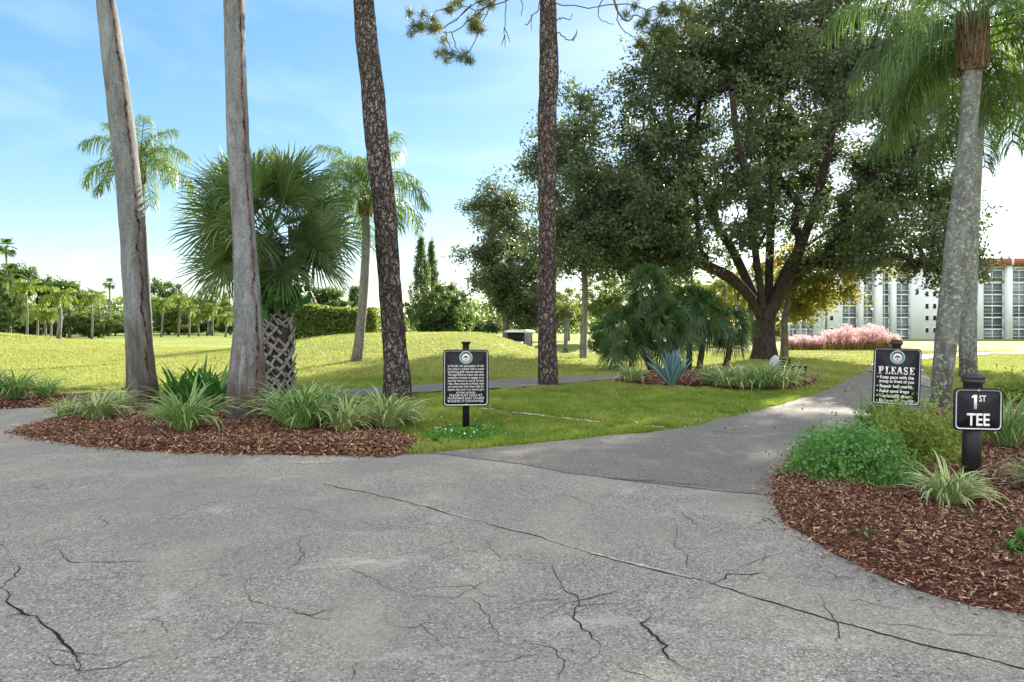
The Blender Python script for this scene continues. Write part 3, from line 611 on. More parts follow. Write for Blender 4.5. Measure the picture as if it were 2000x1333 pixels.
# ------------------------------------------------------------------ the big shade tree
YO = G(1492, 702).y
def pxb(n, px, py, rx, ry, dY=0.0, rd=6.0, Y0=None, power=0.45):
    Y0 = Y0 or YO; c = W(px, py, Y0 + dY); s_ = (Y0 + dY) / FP
    return blob(n, c, (rx*s_, rd, ry*s_), power)
def chain(l, Y0): return [W(a, b, Y0 + c) for a, b, c in l]
oak = empty("shade_tree", (0,0,0), "huge spreading dark green tree with many limbs beside the cart path", 'tree')
g0 = G(1492, 702)
ch = [((-1, 0), [g0 - Vector((0,0,0.2)), g0 + Vector((0,0,0.5))] + chain([(1490,655,0),(1490,625,0)], YO)),
      ((0, -1), chain([(1470,590,-.3),(1440,555,-.8),(1405,530,-1.2),(1350,508,-1.8),(1300,480,-2.6),(1240,455,-3)], YO)),
      ((0, -1), chain([(1475,585,.3),(1450,530,.6),(1425,480,.6),(1395,430,1),(1370,360,1.2),(1340,280,1.4)], YO)),
      ((0, -1), chain([(1487,580,-.5),(1478,520,-1),(1470,450,-1.8),(1462,370,-2.4),(1440,280,-3),(1430,180,-3)], YO)),
      ((0, -1), chain([(1500,580,.4),(1502,520,1),(1505,440,1.5),(1510,340,2.2),(1520,230,3),(1540,120,3)], YO)),
      ((0, -1), chain([(1512,590,0),(1535,540,-.4),(1560,490,-1),(1585,420,-1.6),(1610,330,-2.4),(1630,220,-3),(1640,110,-3)], YO)),
      ((0, -1), chain([(1515,595,.6),(1545,555,1.4),(1600,510,2.2),(1670,460,3),(1740,410,3.4),(1800,370,3.6)], YO)),
      ((5, 3), chain([(1620,450,-2),(1680,410,-3.0),(1750,380,-3.6),(1810,400,-4)], YO))]
T = np.concatenate([pxb(250, 1530, 290, 345, 285, 0, 7.0), pxb(44, 1290, 330, 105, 190, 0, 4), pxb(30, 1250, 480, 90, 70, 0, 3.5), pxb(40, 1480, 60, 260, 80, 0, 5), pxb(46, 1560, -70, 270, 90, 0, 5.5), pxb(60, 1620, 120, 210, 150, 0, 5), pxb(50, 1780, 400, 85, 140, 1, 4), pxb(34, 1230, 440, 80, 100, -1, 4),
                    pxb(30, 1440, 130, 150, 110, 1, 4), pxb(26, 1300, 180, 85, 110, 0, 3.5), pxb(16, 1640, 480, 90, 45, -2, 3), pxb(14, 1340, 500, 90, 45, -2, 3), pxb(12, 1860, 500, 50, 50, -4, 2),
                    pxb(24, 1780, 220, 95, 130, 0, 4), pxb(20, 1720, 120, 100, 90, 0, 4)])
pp = (T[:, 0]/T[:, 1]*FP + 1000, HZ - (T[:, 2]-CH)/T[:, 1]*FP)
T = T[~((pp[1] > 505) & (pp[0] > 1370) & (pp[0] < 1600))]
nfix = sum(len(c[1]) for c in ch)
pos, par, lst, w = grow(ch, T, leaders=4)
mw = MB(); limbs_mesh(mw, pos, lst, w, 0.52, 0.46, 0.014, 8, 0.30)
ml = MB(); foliage(ml, mw, T, 7, (0.70, 0.70, 0.48), 50, 0.16, 0.165, 0.090, 0.010)
mw.build("trunk", M['oakbark'], oak, smooth=True); ml.build("crown", M['oakleaf'], oak)

def broad(name, base, Y0, trunk_px, T, rt, leaf, label, cat='tree', bark='treebark', nt_=5, sig=0.5, nl=40, ln=0.15, wd=0.08, group=None, lsig=0.18, lead=2):
    o = empty(name, (0,0,0), label, cat, group)
    ch = [((-1, 0), [base - Vector((0,0,.2))] + chain(trunk_px, Y0))]
    pos, par, lst, w = grow(ch, T, leaders=lead); mw = MB(); limbs_mesh(mw, pos, lst, w, rt, 0.45, 0.012, 7, 0.3)
    ml = MB(); foliage(ml, mw, T, nt_, (sig, sig, sig*0.7), nl, lsig, ln, wd, 0.008)
    mw.build("trunk", M[bark], o, smooth=True); ml.build("crown", M[leaf], o); return o
# two oaks left of it
b1 = G(1138, 700); Y1 = b1.y
T = np.concatenate([pxb(64, 1140, 400, 95, 120, 0, 3.2, Y1), pxb(22, 1130, 250, 52, 66, 0, 2, Y1), pxb(28, 1100, 490, 90, 50, 0, 3, Y1), pxb(22, 1180, 500, 55, 55, 0, 2.5, Y1), pxb(10, 1060, 330, 30, 40, 0, 1, Y1), pxb(24, 1200, 370, 60, 110, 0, 2.5, Y1), pxb(26, 1225, 450, 60, 90, 1, 2.5, Y1)])
broad("oak_tree", b1, Y1, [(1140,640,0),(1142,580,0),(1140,520,0),(1135,450,0),(1130,370,0),(1130,290,0)], T, 0.125, 'oakleaf',
      "tall airy oak with a slim grey trunk just right of the straight pine", bark='slim', lead=3, nl=58, ln=0.15, wd=0.08, sig=0.62, lsig=0.18)
b2 = W(988, 668, 51); b2.z = H(b2.x, b2.y); Y2 = 51
T = np.concatenate([pxb(40, 1000, 470, 80, 90, 0, 4, Y2), pxb(20, 960, 400, 42, 60, 0, 2, Y2), pxb(26, 960, 550, 50, 34, 0, 3, Y2), pxb(46, 1020, 590, 68, 48, 0, 3, Y2), pxb(14, 950, 495, 42, 22, 0, 2, Y2), pxb(30, 1050, 520, 70, 80, 0, 3, Y2), pxb(22, 1060, 610, 60, 34, 1, 3, Y2)])
broad("oak_tree", b2, Y2, [(988,640,0),(990,600,0),(992,550,0),(1000,480,0),(1005,420,0)], T, 0.24, 'oakleaf',
      "dark oak with layered branches left of the straight pine, above the golf cart", sig=0.72, nl=64, ln=0.19, wd=0.10, lsig=0.22)

# ------------------------------------------------------------------ shapes reused by palms
def frond_mesh(L_, e0, bend, n=46, ll=0.55, droop=0.75, wid=0.016, plum=0.5, name="frond", m=None, rr=0.022):
    mb = MB(); t = np.linspace(0, 1, 15); ang = e0 - bend * t ** 1.25
    dx = np.cos(ang); dz = np.sin(ang); ds = L_/14
    P = np.c_[np.r_[0, np.cumsum(dx[:-1])*ds], np.zeros(15), np.r_[0, np.cumsum(dz[:-1])*ds]]
    P[:, 1] = 0.04*L_*np.sin(t*2.2)
    mb.tube(P, rr*(1 - 0.85*t) + 0.003, 5, cap=False, r=0.9)
    tt = np.linspace(0.16, 0.99, n); tt = np.repeat(tt, 2) + rng.normal(0, 0.006, 2*n); sd_ = np.tile([1.0, -1.0], n)
    k = len(tt); B = np.stack([np.interp(tt, t, P[:, q]) for q in range(3)], -1); a = np.interp(tt, t, ang)
    fwd = np.c_[np.cos(a), 0*a, np.sin(a)]; upv = np.c_[-np.sin(a), 0*a, np.cos(a)]
    d = fwd*0.55 + np.c_[0*a, sd_, 0*a]*0.85 + upv*rng.normal(0.12, plum, k)[:, None]; d /= np.linalg.norm(d, axis=1)[:, None]
    l = ll*(0.45 + 0.75*np.sin(np.clip(tt, 0, 1)**0.8*math.pi)**0.7)*rng.uniform(0.8, 1.15, k)
    g = np.array([0, 0, -1.0])
    p1 = B + d*(l*0.35)[:, None] + g*(l*0.05*droop)[:, None]; d2 = d*(1-droop*0.5) + g*droop*0.6
    p2 = p1 + d2*(l*0.35)[:, None]; d3 = d*(1-droop*0.85) + g*droop; p3 = p2 + d3*(l*0.35)[:, None]
    C = np.stack([B, p1, p2, p3], 1); s_ = np.cross(d, g + rng.normal(0, .4, (k, 3))); s_ /= np.linalg.norm(s_, axis=1)[:, None] + 1e-9
    wv = s_[:, None]*wid*np.array([0.6, 1.0, 0.8, 0.12])[None, :, None]
    mb.strips(C, wv); o = mb.build(name, m or M['frond']); me = o.data; bpy.data.objects.remove(o); return me
def fan_mesh(pet=0.8, bl=0.85, e0=0.5, n=38, spread=2.25, fold=0.25, m=None, w0=0.014, tipdroop=0.25, arch=0.4, roll=0.0, wf=1.0):
    """a fan leaf: stalk, then blades joined at the hub and free towards their tips"""
    mb = MB(); t = np.linspace(0, 1, 7); ang = e0 - arch*t**1.5
    P = np.c_[np.r_[0, np.cumsum(np.cos(ang[:-1]))]*pet/6, 0*t, np.r_[0, np.cumsum(np.sin(ang[:-1]))]*pet/6]
    mb.tube(P, w0*(1 - 0.5*t), 5, cap=False, r=0.95); hub = P[-1]; a0 = ang[-1] - 0.15
    f = np.array([math.cos(a0), 0, math.sin(a0)]); u = np.array([-math.sin(a0), 0, math.cos(a0)]); y = np.array([0, 1., 0]); u, y = u*math.cos(roll) + y*math.sin(roll), y*math.cos(roll) - u*math.sin(roll)
    th = np.linspace(-spread, spread, n) + rng.normal(0, 0.02, n); dth = 2*spread/n
    d = np.cos(th)[:, None]*f + np.sin(th)[:, None]*y + (fold*np.abs(np.sin(th)))[:, None]*u + 0.12*u
    d /= np.linalg.norm(d, axis=1)[:, None]; s_ = -np.sin(th)[:, None]*f + np.cos(th)[:, None]*y
    l = bl*(0.72 + 0.28*np.cos(th*0.7))*rng.uniform(0.92, 1.06, n); g = np.array([0, 0, -1.0])
    fr = np.array([0.0, 0.3, 0.58, 0.82, 1.0]); C = []; Wd = []
    for q in fr:
        dr = tipdroop*max(0, q - 0.45)**1.6*rng.uniform(0.4, 1.6, n)
        C.append(hub + d*(l*q)[:, None] + g*(l*dr)[:, None]*2.2)
        ww = {0.0: 0.002, 0.3: 0.3*bl*dth*0.52, 0.58: 0.52*bl*dth*0.5*wf, 0.82: 0.34*bl*dth*0.5*wf, 1.0: 0.0015}[q]; Wd.append(s_*ww + u*ww*0.35)
    mb.strips(np.stack(C, 1), np.stack(Wd, 1)); o = mb.build("fan_leaf", m or M['fan']); me = o.data; bpy.data.objects.remove(o); return me
def stem(name, pts, rad, m, parent, seg=20, n=60, bump=0.02, seed=0, tval=True, smooth=True):
    PP = smooth_line(np.c_[np.array(pts), np.array(rad)], max(2, n // (len(pts)-1)))
    mb = MB(); k = len(PP)
    def wob(n_, a):
        yy_ = np.arange(n_)[:, None]; h_ = PP[:, 2][:, None]
        return 1 + bump*2*(vnoise(np.cos(a)[None]*1.6 + 7 + h_*0, np.sin(a)[None]*1.6 + h_*2.2, seed) - 0.5) + bump*(vnoise(np.cos(a)[None]*6 + 3 + h_*0, np.sin(a)[None]*6 + h_*9, seed+2) - 0.5)*1.5
    mb.tube(PP[:, :3], PP[:, 3], seg, True, wob=wob, tval=tval); return mb.build(name, m, parent, smooth=smooth)
def trunk_from_px(rows, Y0, lean=None):
    """rows of (centre x, y, half width) in photo pixels at depth Y0"""
    P = [W(a, b, Y0) for a, b, _ in rows]; r_ = [w_*Y0/FP for *_, w_ in rows]; return P, r_
def palm_crown(parent, top, meshes, n, name="frond", jitter=0.25, sc0=1.0, az0=0.0, mi=None):
    for k in range(n):
        me = meshes[k % len(meshes)] if mi is None else meshes[mi[k]]
        s_ = sc0*random.uniform(0.88, 1.1)
        part(name, me, parent, top, (random.uniform(-.08, .08), random.uniform(-.08, .08), az0 + k*2.39996 + random.uniform(-jitter, jitter)), (s_, s_, s_))

# fronds for queen palms
FR = [frond_mesh(l_, R(e_), b_, 84, 0.80, 0.9, 0.015, m=M['frondmid']) for l_, e_, b_ in ((2.5,80,1.5),(2.7,60,2.1),(2.8,42,2.2),(2.7,22,1.9),(2.4,-2,1.5))]
FRn = [frond_mesh(3.1, R(75), 1.7, 80, 0.75, 0.95, 0.013), frond_mesh(3.3, R(50), 1.9, 84, 0.8, 1.0, 0.013), frond_mesh(3.3, R(28), 1.8, 84, 0.85, 1.05, 0.013), frond_mesh(3.1, R(0), 1.5, 80, 0.8, 1.05, 0.013)]
FF = [frond_mesh(2.4, R(70), 1.8, 24, 0.7, 0.9, 0.05, name="frond", m=M['frondfar'], rr=0.04), frond_mesh(2.5, R(35), 2.0, 24, 0.75, 0.95, 0.05, m=M['frondfar'], rr=0.04), frond_mesh(2.3, R(0), 1.6, 24, 0.7, 0.95, 0.05, m=M['frondfar'], rr=0.04)]
FAN = [fan_mesh(p_, b_*1.04, R(e_), 42, 2.3, roll=r_, wf=0.62, tipdroop=0.22) for p_, b_, e_, r_ in ((0.95,1.0,82,.3),(.95,1.05,75,-.9),(1.05,1.05,62,.8),(1.05,1.02,55,-.5),(1.1,1.05,42,1.1),(1.1,1.02,32,-.8),(1.1,1.0,20,.7),(1.1,1.0,8,-1.1),(1.0,.98,4,.9),(1.0,.95,-2,-.7),(.95,.9,-10,.8),(.8,.8,-20,-.5))]
SAW = [fan_mesh(0.5, 0.68, R(e_), 30, 2.2, 0.3, M['saw'], 0.007, 0.55, 0.5, r_, 0.62) for e_, r_ in ((80,.5),(60,-.9),(45,1.0),(28,-.6),(10,.9),(-8,-1.0),(-30,.6),(-50,-.4))]
FANF = [fan_mesh(0.7, 0.8, R(e_), 16, 2.1, 0.3, M['leafA'], 0.02, 0.3) for e_ in (75, 40, 5, -35)]

# tall palms on the island (crowns above the picture)
P_, r_ = trunk_from_px([(279,812,37),(278,780,31),(276,740,27),(272,680,24),(268,610,23),(262,520,22.5),(259,450,23),(250,350,22.5),(239,250,22.5),(224,130,20.5),(207,0,17),(195,-120,16),(185,-300,15),(180,-420,15)], 12.4)
pA = empty("tall_palm", G(278,806), "tall grey palm trunk leaning left, left one of the two on the mulch island", 'palm tree', "tall palms on the island")
def keepw(o, root): o.location = -Vector(root.location)
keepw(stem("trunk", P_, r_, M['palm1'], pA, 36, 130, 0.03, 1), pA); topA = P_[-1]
P_, r_ = trunk_from_px([(481,835,47),(481,815,43),(482,780,38),(483,730,34),(484,660,28),(483,590,25),(479,500,22.5),(476,450,21.5),(468,330,20.5),(464,250,20.5),(460,120,19.5),(457,0,19),(455,-120,17),(454,-300,16),(454,-420,15)], 10.6)
pB = empty("tall_palm", G(481,830), "thick brown and grey palm trunk, right one of the two on the mulch island", 'palm tree', "tall palms on the island")
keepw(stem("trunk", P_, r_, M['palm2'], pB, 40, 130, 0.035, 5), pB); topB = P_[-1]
for pt, root in ((topA, pA), (topB, pB)):
    for k in range(16):
        part("fan_leaf", FAN[k % 12], root, Vector(pt) - Vector(root.location), (0, 0, k*2.4), (0.8, 0.8, 0.8))
# matted old roots at their feet
for (px, py, w_, root) in ((278,806,40,pA), (481,830,50,pB)):
    g = G(px, py); rr0 = w_*g.y/FP; mb = MB()
    for k in range(150):
        a = rng.uniform(0, 6.28); l = rng.uniform(0.05, 0.20)
        A = np.array([math.cos(a)*rr0*0.82, math.sin(a)*rr0*0.82, 0.04 + rng.random()*0.10]); B = A + np.array([math.cos(a + rng.normal(0,.5))*l*0.6, math.sin(a + rng.normal(0,.5))*l*0.6, -0.02 - l*0.6])
        mb.tube([A, (A+B)/2 + [0,0,.015], B], [0.012, 0.010, 0.006], 5, False)
    mb.build("roots", M['bootdark'], root)

# pines
def needle_puffs(mb, C, n=70, ln=0.17, w_=0.005, spread=1.0):
    C = np.asarray(C, float); m_ = len(C); d = rng.normal(0, 1, (m_*n, 3)); d[:, 2] += 0.25; d /= np.linalg.norm(d, axis=1)[:, None]
    c = np.repeat(C, n, 0) + rng.normal(0, 0.05*spread, (m_*n, 3)); l = ln*rng.uniform(0.6, 1.2, m_*n)
    s_ = np.cross(d, rng.normal(0, 1, (m_*n, 3))); s_ /= np.linalg.norm(s_, axis=1)[:, None]; s_ *= w_
    V = np.stack([c - s_, c + s_, c + d*l[:, None]], 1).reshape(-1, 3)
    mb.add(V, T=np.arange(m_*n)[:, None]*3 + np.arange(3)[None], r=np.repeat(np.repeat(rng.random(m_), n)*0.6 + rng.random(m_*n)*0.4, 3))
def pine(rows, Y0, base, label, low_targets, crown_z, seed):
    P_, r_ = trunk_from_px(rows, Y0); root = empty("pine_tree", base, label, 'pine tree', "tall pines in front of the field")
    top = P_[-1]; ext = [Vector((top.x + 0.2*k, top.y + 0.1*k, top.z + 1.3*k)) for k in range(1, 5)]
    keepw(stem("trunk", P_ + ext, r_ + [r_[-1]*(1 - 0.2*k) for k in range(1, 5)], M['pine'], root, 36, 150, 0.05, seed), root)
    c = ext[1]; T = blob(90, (c.x, c.y, c.z + 0.9), (3.6, 3.6, 2.0), 0.5)
    tr = [P_[-3], P_[-2], P_[-1]] + ext; mw = MB(); mn = MB()
    tg = np.concatenate([T, low_targets]) if len(low_targets) else T
    pos, par, lst, w = grow([((-1, 0), tr)], tg, leaders=0, k=5, bend=0.35, prefer=0.0, up=0.10)
    limbs_mesh(mw, pos, lst[1:] if False else lst, w, 0.05, 0.5, 0.011, 6)
    def dress(TT, n2, sig):
        E = np.repeat(TT, n2, 0) + rng.normal(0, sig, (len(TT)*n2, 3)); twigs(mw, np.repeat(TT, n2, 0), E, 0.010); needle_puffs(mn, E, 60 if n2 == 5 else 110, 0.17 if n2 == 5 else 0.20, 0.005 if n2 == 5 else 0.007)
    dress(T, 5, 0.38)
    if len(low_targets): dress(np.asarray(low_targets), 3, 0.13)
    return root, mw, mn
Yc = G(775, 781).y
rc, mw, mn = pine([(777,792,32),(777,778,29),(776,740,26.5),(772,690,23.5),(768,640,22),(764,590,21.5),(757,500,22),(752,420,22),(743,340,22),(734,250,22.5),(727,170,22),(716,80,20.5),(710,0,20),(704,-90,19),(700,-180,17)], Yc, G(777,785),
                  "leaning pine with deeply furrowed bark at the right end of the island plants", [], 9, 11)
keepw(mw.build("branches", M['treebark'], rc), rc); keepw(mn.build("needles", M['needle'], rc), rc)
Yd = G(1070, 756).y
low = [W(a, b, Yd + c) for a, b, c in [(812,65,-.3),(822,32,0),(842,40,.3),(852,62,0),(885,105,-.2),(872,98,0),(905,112,.2),(868,18,.4),(900,12,0),(930,22,.3),(938,58,0),(925,50,.2),(960,12,0),
       (1252,58,.2),(1275,62,.3),(1300,32,0),(1318,55,.2),(1335,35,.5),(1350,58,.3),(1262,100,.4),(1290,75,.6),(1225,8,0),(1290,14,.5)]]
rd_, mw, mn = pine([(1071,765,24),(1071,752,21),(1070,720,19.5),(1069,660,18),(1069,600,17.5),(1069,500,17),(1069,420,17),(1068,330,17.5),(1069,250,18.5),(1069,210,18),(1072,150,18.5),(1071,80,17.5),(1071,0,16),(1072,-90,15),(1074,-180,14)], Yd, G(1071,758),
                   "straight pine standing on the lawn beside the side path", low, 10, 23)
for pts in ([(1056,-30),(1052,20),(1040,30),(1037,60)], [(1040,30),(1030,48),(1025,46)], [(985,-20),(988,20),(986,70),(988,92)], [(986,55),(996,82)], [(986,70),(978,90)], [(1086,62),(1105,75),(1118,78),(1126,62)], [(1086,42),(1098,36),(1112,38),(1118,28)], [(1118,78),(1124,72),(1128,58)],
            [(1190,-20),(1172,10),(1172,38),(1200,48)], [(1195,-20),(1205,20),(1225,42),(1240,30),(1262,40),(1280,60)], [(1205,10),(1208,45),(1230,70),(1260,75)], [(1012,-20),(1020,12),(1018,32)], [(960,0),(950,30),(942,50)], [(880,60),(890,90),(902,118)], [(870,62),(875,85),(888,100)],
            [(1060,-60),(985,-15),(930,30),(890,60),(865,64)], [(1000,-20),(940,0),(900,30),(858,60)], [(920,10),(890,40),(858,58)], [(1085,-50),(1150,-30),(1195,-18)]):
    P_ = smooth_line(np.array([W(a, b, Yd + 0.1*i_) for i_, (a, b) in enumerate(pts)]), 5)
    P_ = P_ + rng.normal(0, 0.012, P_.shape); mw.tube(P_, np.linspace(0.030 if len(pts) > 4 else 0.018, 0.007, len(P_)), 5, False)
keepw(mw.build("branches", M['treebark'], rd_), rd_); keepw(mn.build("needles", M['needle'], rd_), rd_)

# cabbage palm: criss-cross boots on the trunk and a round head of fan leaves
bS = G(543, 785); YS = bS.y
sp = empty("cabbage_palm", bS, "big round headed fan palm with criss-cross boots on its trunk", 'palm tree')
tp = [W(543,795,YS), W(543,700,YS), W(541,610,YS), W(534,540,YS), W(522,480,YS)]; rr_ = [0.27,0.25,0.24,0.23,0.2]
keepw(stem("trunk", tp, rr_, M['bootdark'], sp, 24, 40, 0.03, 3), sp)
cen = smooth_line(np.c_[np.array(tp), rr_], 20); mb = MB()
for k in range(230):
    f = k/230; q = cen[min(int(f*len(cen)), len(cen)-1)]; a = k*2.39996; rad = q[3]*1.02
    for sgn in (-1, 1):
        if rng.random() < 0.07: continue
        n_ = 5; tt = np.linspace(0, 1, n_); aa = a + sgn*(0.04 + rng.uniform(0.42, 0.68)*tt) + rng.normal(0, 0.03); rd = rad + 0.02 + rng.uniform(0.03, 0.085)*tt**1.3; zz = q[2] + rng.uniform(0.15, 0.24)*tt
        C = np.c_[q[0] + rd*np.cos(aa), q[1] + rd*np.sin(aa), zz]; out_ = np.c_[np.cos(aa), np.sin(aa), 0*aa]; tg_ = np.gradient(C, axis=0); tg_ /= np.linalg.norm(tg_, axis=1)[:, None]
        sd2 = np.cross(tg_, out_); wd_ = np.linspace(rng.uniform(.026, .038), rng.uniform(.012, .024), n_)[:, None]; th_ = 0.010
        V = np.stack([C - sd2*wd_ - out_*th_, C + sd2*wd_ - out_*th_, C + sd2*wd_ + out_*th_, C - sd2*wd_ + out_*th_], 1).reshape(-1, 3)
        i_ = np.arange(n_-1)[:, None, None]*4; j_ = np.arange(4)[None, :, None]; Qd = np.concatenate([i_+j_, i_+(j_+1) % 4, i_+4+(j_+1) % 4, i_+4+j_], -1).reshape(-1, 4)
        mb.add(V, np.concatenate([Qd, [[0,3,2,1],[16,17,18,19]]]))
keepw(mb.build("boots", M['boot'], sp), sp)
top = Vector(tp[-1]) - bS
for k in range(54):
    u_ = k/53; lv = min(11, int(u_*12)); s_ = random.uniform(0.88, 1.06)*(0.85 if k < 4 else 1)
    part("fan_leaf", FAN[lv], sp, top + Vector((0.05, 0, 0.36 - 0.42*u_)), (random.uniform(-.15, .15), random.uniform(-.2, .2), k*2.39996 + random.uniform(-.2, .2)), (s_, s_, s_))
for k in range(12):
    part("fan_leaf", FAN[(4, 6, 7, 8, 9, 3)[k % 6]], sp, top + Vector((0, -0.05, 0.25 - 0.25*k/12)), (random.uniform(-.2, .2), random.uniform(-.2, .2), R(-90 + (k - 5.5)*24)), (0.58, 0.58, 0.62))
mb = MB()   # climbing plant in its crown
for c, n_ in ((W(515,560,YS-.4), 60), (W(545,575,YS-.45), 80), (W(572,585,YS-.35), 46), (W(560,550,YS-.4), 40), (W(528,590,YS-.4), 30)):
    leaves(mb, np.array(c) + rng.normal(0, 1, (n_, 3))*[0.13, 0.1, 0.14], 0.24, 0.13, -1.2)
tag(mb.build("climbing_vine", M['crinum']), "leafy green vine hanging under the head of the round fan palm", 'vine')

# queen palms
def queen(name, rows, Y0, base, label, fr, n, sc0, shaft, m='queen', az0=0.0, group="queen palms", seg=20, skip=()):
    P_, r_ = trunk_from_px(rows, Y0); root = empty(name, base, label, 'palm tree', group)
    keepw(stem("trunk", P_, r_, M[m], root, seg, 110, 0.03, int(Y0*10)), root)
    top = P_[-1]; rt = r_[-1]; h_ = shaft
    mb = MB(); n_ = 14; tt = np.linspace(0, 1, n_); PP = np.array([top + Vector((0, 0, -0.15 + h_*t)) for t in tt]); 
    mb.tube(PP, rt*(1.0 + 0.55*np.sin(np.clip(tt*1.15, 0, 1)*math.pi*0.8)**0.8), 14, True)
    for k in range(60):
        a = k*2.4; t = (k/60)*0.95; c = np.array(top) + [0, 0, -0.15 + h_*t]; rr1 = rt*1.35
        A = c + [math.cos(a)*rr1, math.sin(a)*rr1, 0]; B = A + [math.cos(a)*rt*0.25, math.sin(a)*rt*0.25, h_*0.42]; mb.tube([A, (A+B)/2, B], [rt*.28, rt*.2, rt*.06], 5, False)
    keepw(mb.build("crown_base", M['shaft'], root), root)
    tl = Vector(top) - base + Vector((0, 0, h_*0.8))
    for k in range(n):
        if k in skip: continue
        me = fr[min(len(fr)-1, int(k/n*len(fr)))]; s_ = sc0*random.uniform(0.88, 1.1)
        part("frond", me, root, tl + Vector((0, 0, 0.1 - 0.25*k/n*h_)), (random.uniform(-.06, .06), random.uniform(-.08, .08), az0 + k*2.39996), (s_, s_, s_))
    return root
YE = 25.0
bE = W(288, 700, YE); bE.z = float(H(bE.x, bE.y))
queen("queen_palm", [(288,HZ+(CH-bE.z)/YE*FP+6,10.5),(287,640,9.5),(284,560,8.5),(280,480,7.5),(276,400,7),(274,352,6.5)], YE, bE, "slender palm rising behind the left leaning palm trunk", FR, 13, 0.86, 0.62, 'slim', 0.5)
bF = G(695, 706); YF = bF.y
queen("queen_palm", [(694,714,13),(698,695,10.5),(703,650,9.5),(708,600,9),(712,540,8.5),(715,480,8),(714,415,8)], YF, bF, "slim palm leaning on the grassy rise behind the furrowed pine", FR, 18, 0.98, 0.72, 'slim', 0.9)
bG = G(1838, 800); YG = bG.y
queen("queen_palm", [(1833,812,22),(1835,790,17.5),(1840,740,18),(1845,694,19),(1853,620,20),(1863,540,21),(1873,450,21),(1880,400,20),(1886,320,17.5),(1891,250,15.5),(1900,128,17)], YG, bG,
      "large lichen spotted palm leaning right beside the 1ST TEE sign", FRn, 17, 0.84, 0.9, 'queen', 1.0, seg=32)
bH = G(1890, 737); YH = bH.y
queen("queen_palm", [(1891,745,18),(1891,720,15.5),(1890,640,15.5),(1892,560,15),(1896,450,14),(1903,330,13),(1910,210,12)], YH, bH,
      "second lichen spotted palm close behind the large leaning palm", [FRn[0], FRn[1], FRn[2], FRn[3], FRn[3]], 18, 1.28, 0.9, 'queen', 0.2, seg=24)
# the long fronds that hang beside the large palm's stem
HG = [frond_mesh(3.7, R(35), 2.25, 110, 0.85, 1.0, 0.016, m=M['frondmid']), frond_mesh(3.3, R(15), 1.85, 100, 0.8, 1.0, 0.016, m=M['frondmid'])]
for root, top_, lst_ in ((bpy.data.objects["queen_palm.002"], W(1902,95,YG), ((8,0,1.0),(38,1,1.0),(62,0,.9),(-22,1,.8),(95,1,.9))), (bpy.data.objects["queen_palm.003"], W(1912,190,YH), ((0,0,1.2),(28,0,1.3),(-25,1,1.3),(50,1,1.2)))):
    for az_, mi_, s_ in lst_: part("frond", HG[mi_], root, top_ - root.location, (0, 0, R(az_)), (s_, s_, s_))
# small bright palm behind the pine
bK = G(1105, 688); YK = bK.y
rk = queen("small_palm", [(1105,692,5),(1105,670,3.8),(1106,640,4.5),(1106,628,7),(1108,617,7)], YK, bK, "small yellow green palm with swollen pale stem under the oaks", FF, 11, 0.46, 0.5, 'queen', 0.3, group=None)

# palmettos: clusters of small fan palms round the agave
YP = G(1350, 728).y
for k, (px, py, sc_, lab) in enumerate([(1262,560,0.85,"tallest shaggy fan palm clump hanging below the big tree, above the blue agave"), (1215,650,1.0,"low bushy fan palm at the left end of the agave bed"),
        (1300,640,1.05,"bushy dark fan palm directly behind the blue agave"), (1372,615,1.0,"fan palm clump between the agave and the big tree trunk"), (1340,592,0.75,"small dark fan palm leaning over the middle of the agave bed"), (1430,640,0.85,"small fan palm touching the big tree trunk")]):
    Yk = YP + (0.3, 0.2, 0.0, 0.6, 0.8, 1.0)[k]; bx = (1330, 1275, 1310, 1365, 1345, 1415)[k]
    base = W(bx, 730, Yk); base.z = float(H(base.x, base.y)); root = empty("fan_palm", base, lab, 'palm tree', "small fan palms round the agave")
    top = W(px, py, Yk); mid = (base + top)/2 + Vector((0.08, 0, 0.1))
    keepw(stem("trunk", [base, mid, top], [0.11, 0.09, 0.07], M['bootdark'], root, 10, 12, 0.05, k), root)
    for q in range(36):
        s_ = sc_*random.uniform(0.75, 1.1); lv = min(7, int(q/36*8))
        part("fan_leaf", SAW[lv], root, top - base + Vector((0, 0, 0.12 - 0.35*q/36)), (random.uniform(-.2, .2), random.uniform(-.2, .2), q*2.39996), (s_, s_, s_))
# blue agave
ag = G(1312, 757); mb = MB(); n_ = 26
for k in range(n_):
    a = k*2.39996; el = R(88 - 44*(k/n_)**1.5); l = 0.95*random.uniform(0.8, 1.05); tt = np.linspace(0, 1, 7)
    ang = el - 0.15*tt; C = np.c_[np.r_[0, np.cumsum(np.cos(ang[:-1]))]*l/6, 0*tt, np.r_[0, np.cumsum(np.sin(ang[:-1]))]*l/6] + [0.03, 0, 0.02]
    wv = np.array([0.03, 0.045, 0.055, 0.055, 0.045, 0.028, 0.002]); ca, sa = math.cos(a), math.sin(a)
    Rz = np.array([[ca, -sa, 0], [sa, ca, 0], [0, 0, 1]]); up_ = np.c_[-np.sin(ang), 0*ang, np.cos(ang)]
    V = np.stack([C + np.c_[0*wv, wv, 0*wv] + up_*(wv*0.45)[:, None], C - up_*0.012, C - np.c_[0*wv, wv, 0*wv] + up_*(wv*0.45)[:, None], C - up_*0.03], 1).reshape(-1, 3) @ Rz.T
    i_ = np.arange(6)[:, None, None]*4; j_ = np.arange(4)[None, :, None]; Qd = np.concatenate([i_+j_, i_+(j_+1) % 4, i_+4+(j_+1) % 4, i_+4+j_], -1).reshape(-1, 4)
    mb.add(V, Qd, r=random.random())
tag(mb.build("agave", M['agave'], loc=ag), "blue grey agave with stiff upright leaves", 'agave')

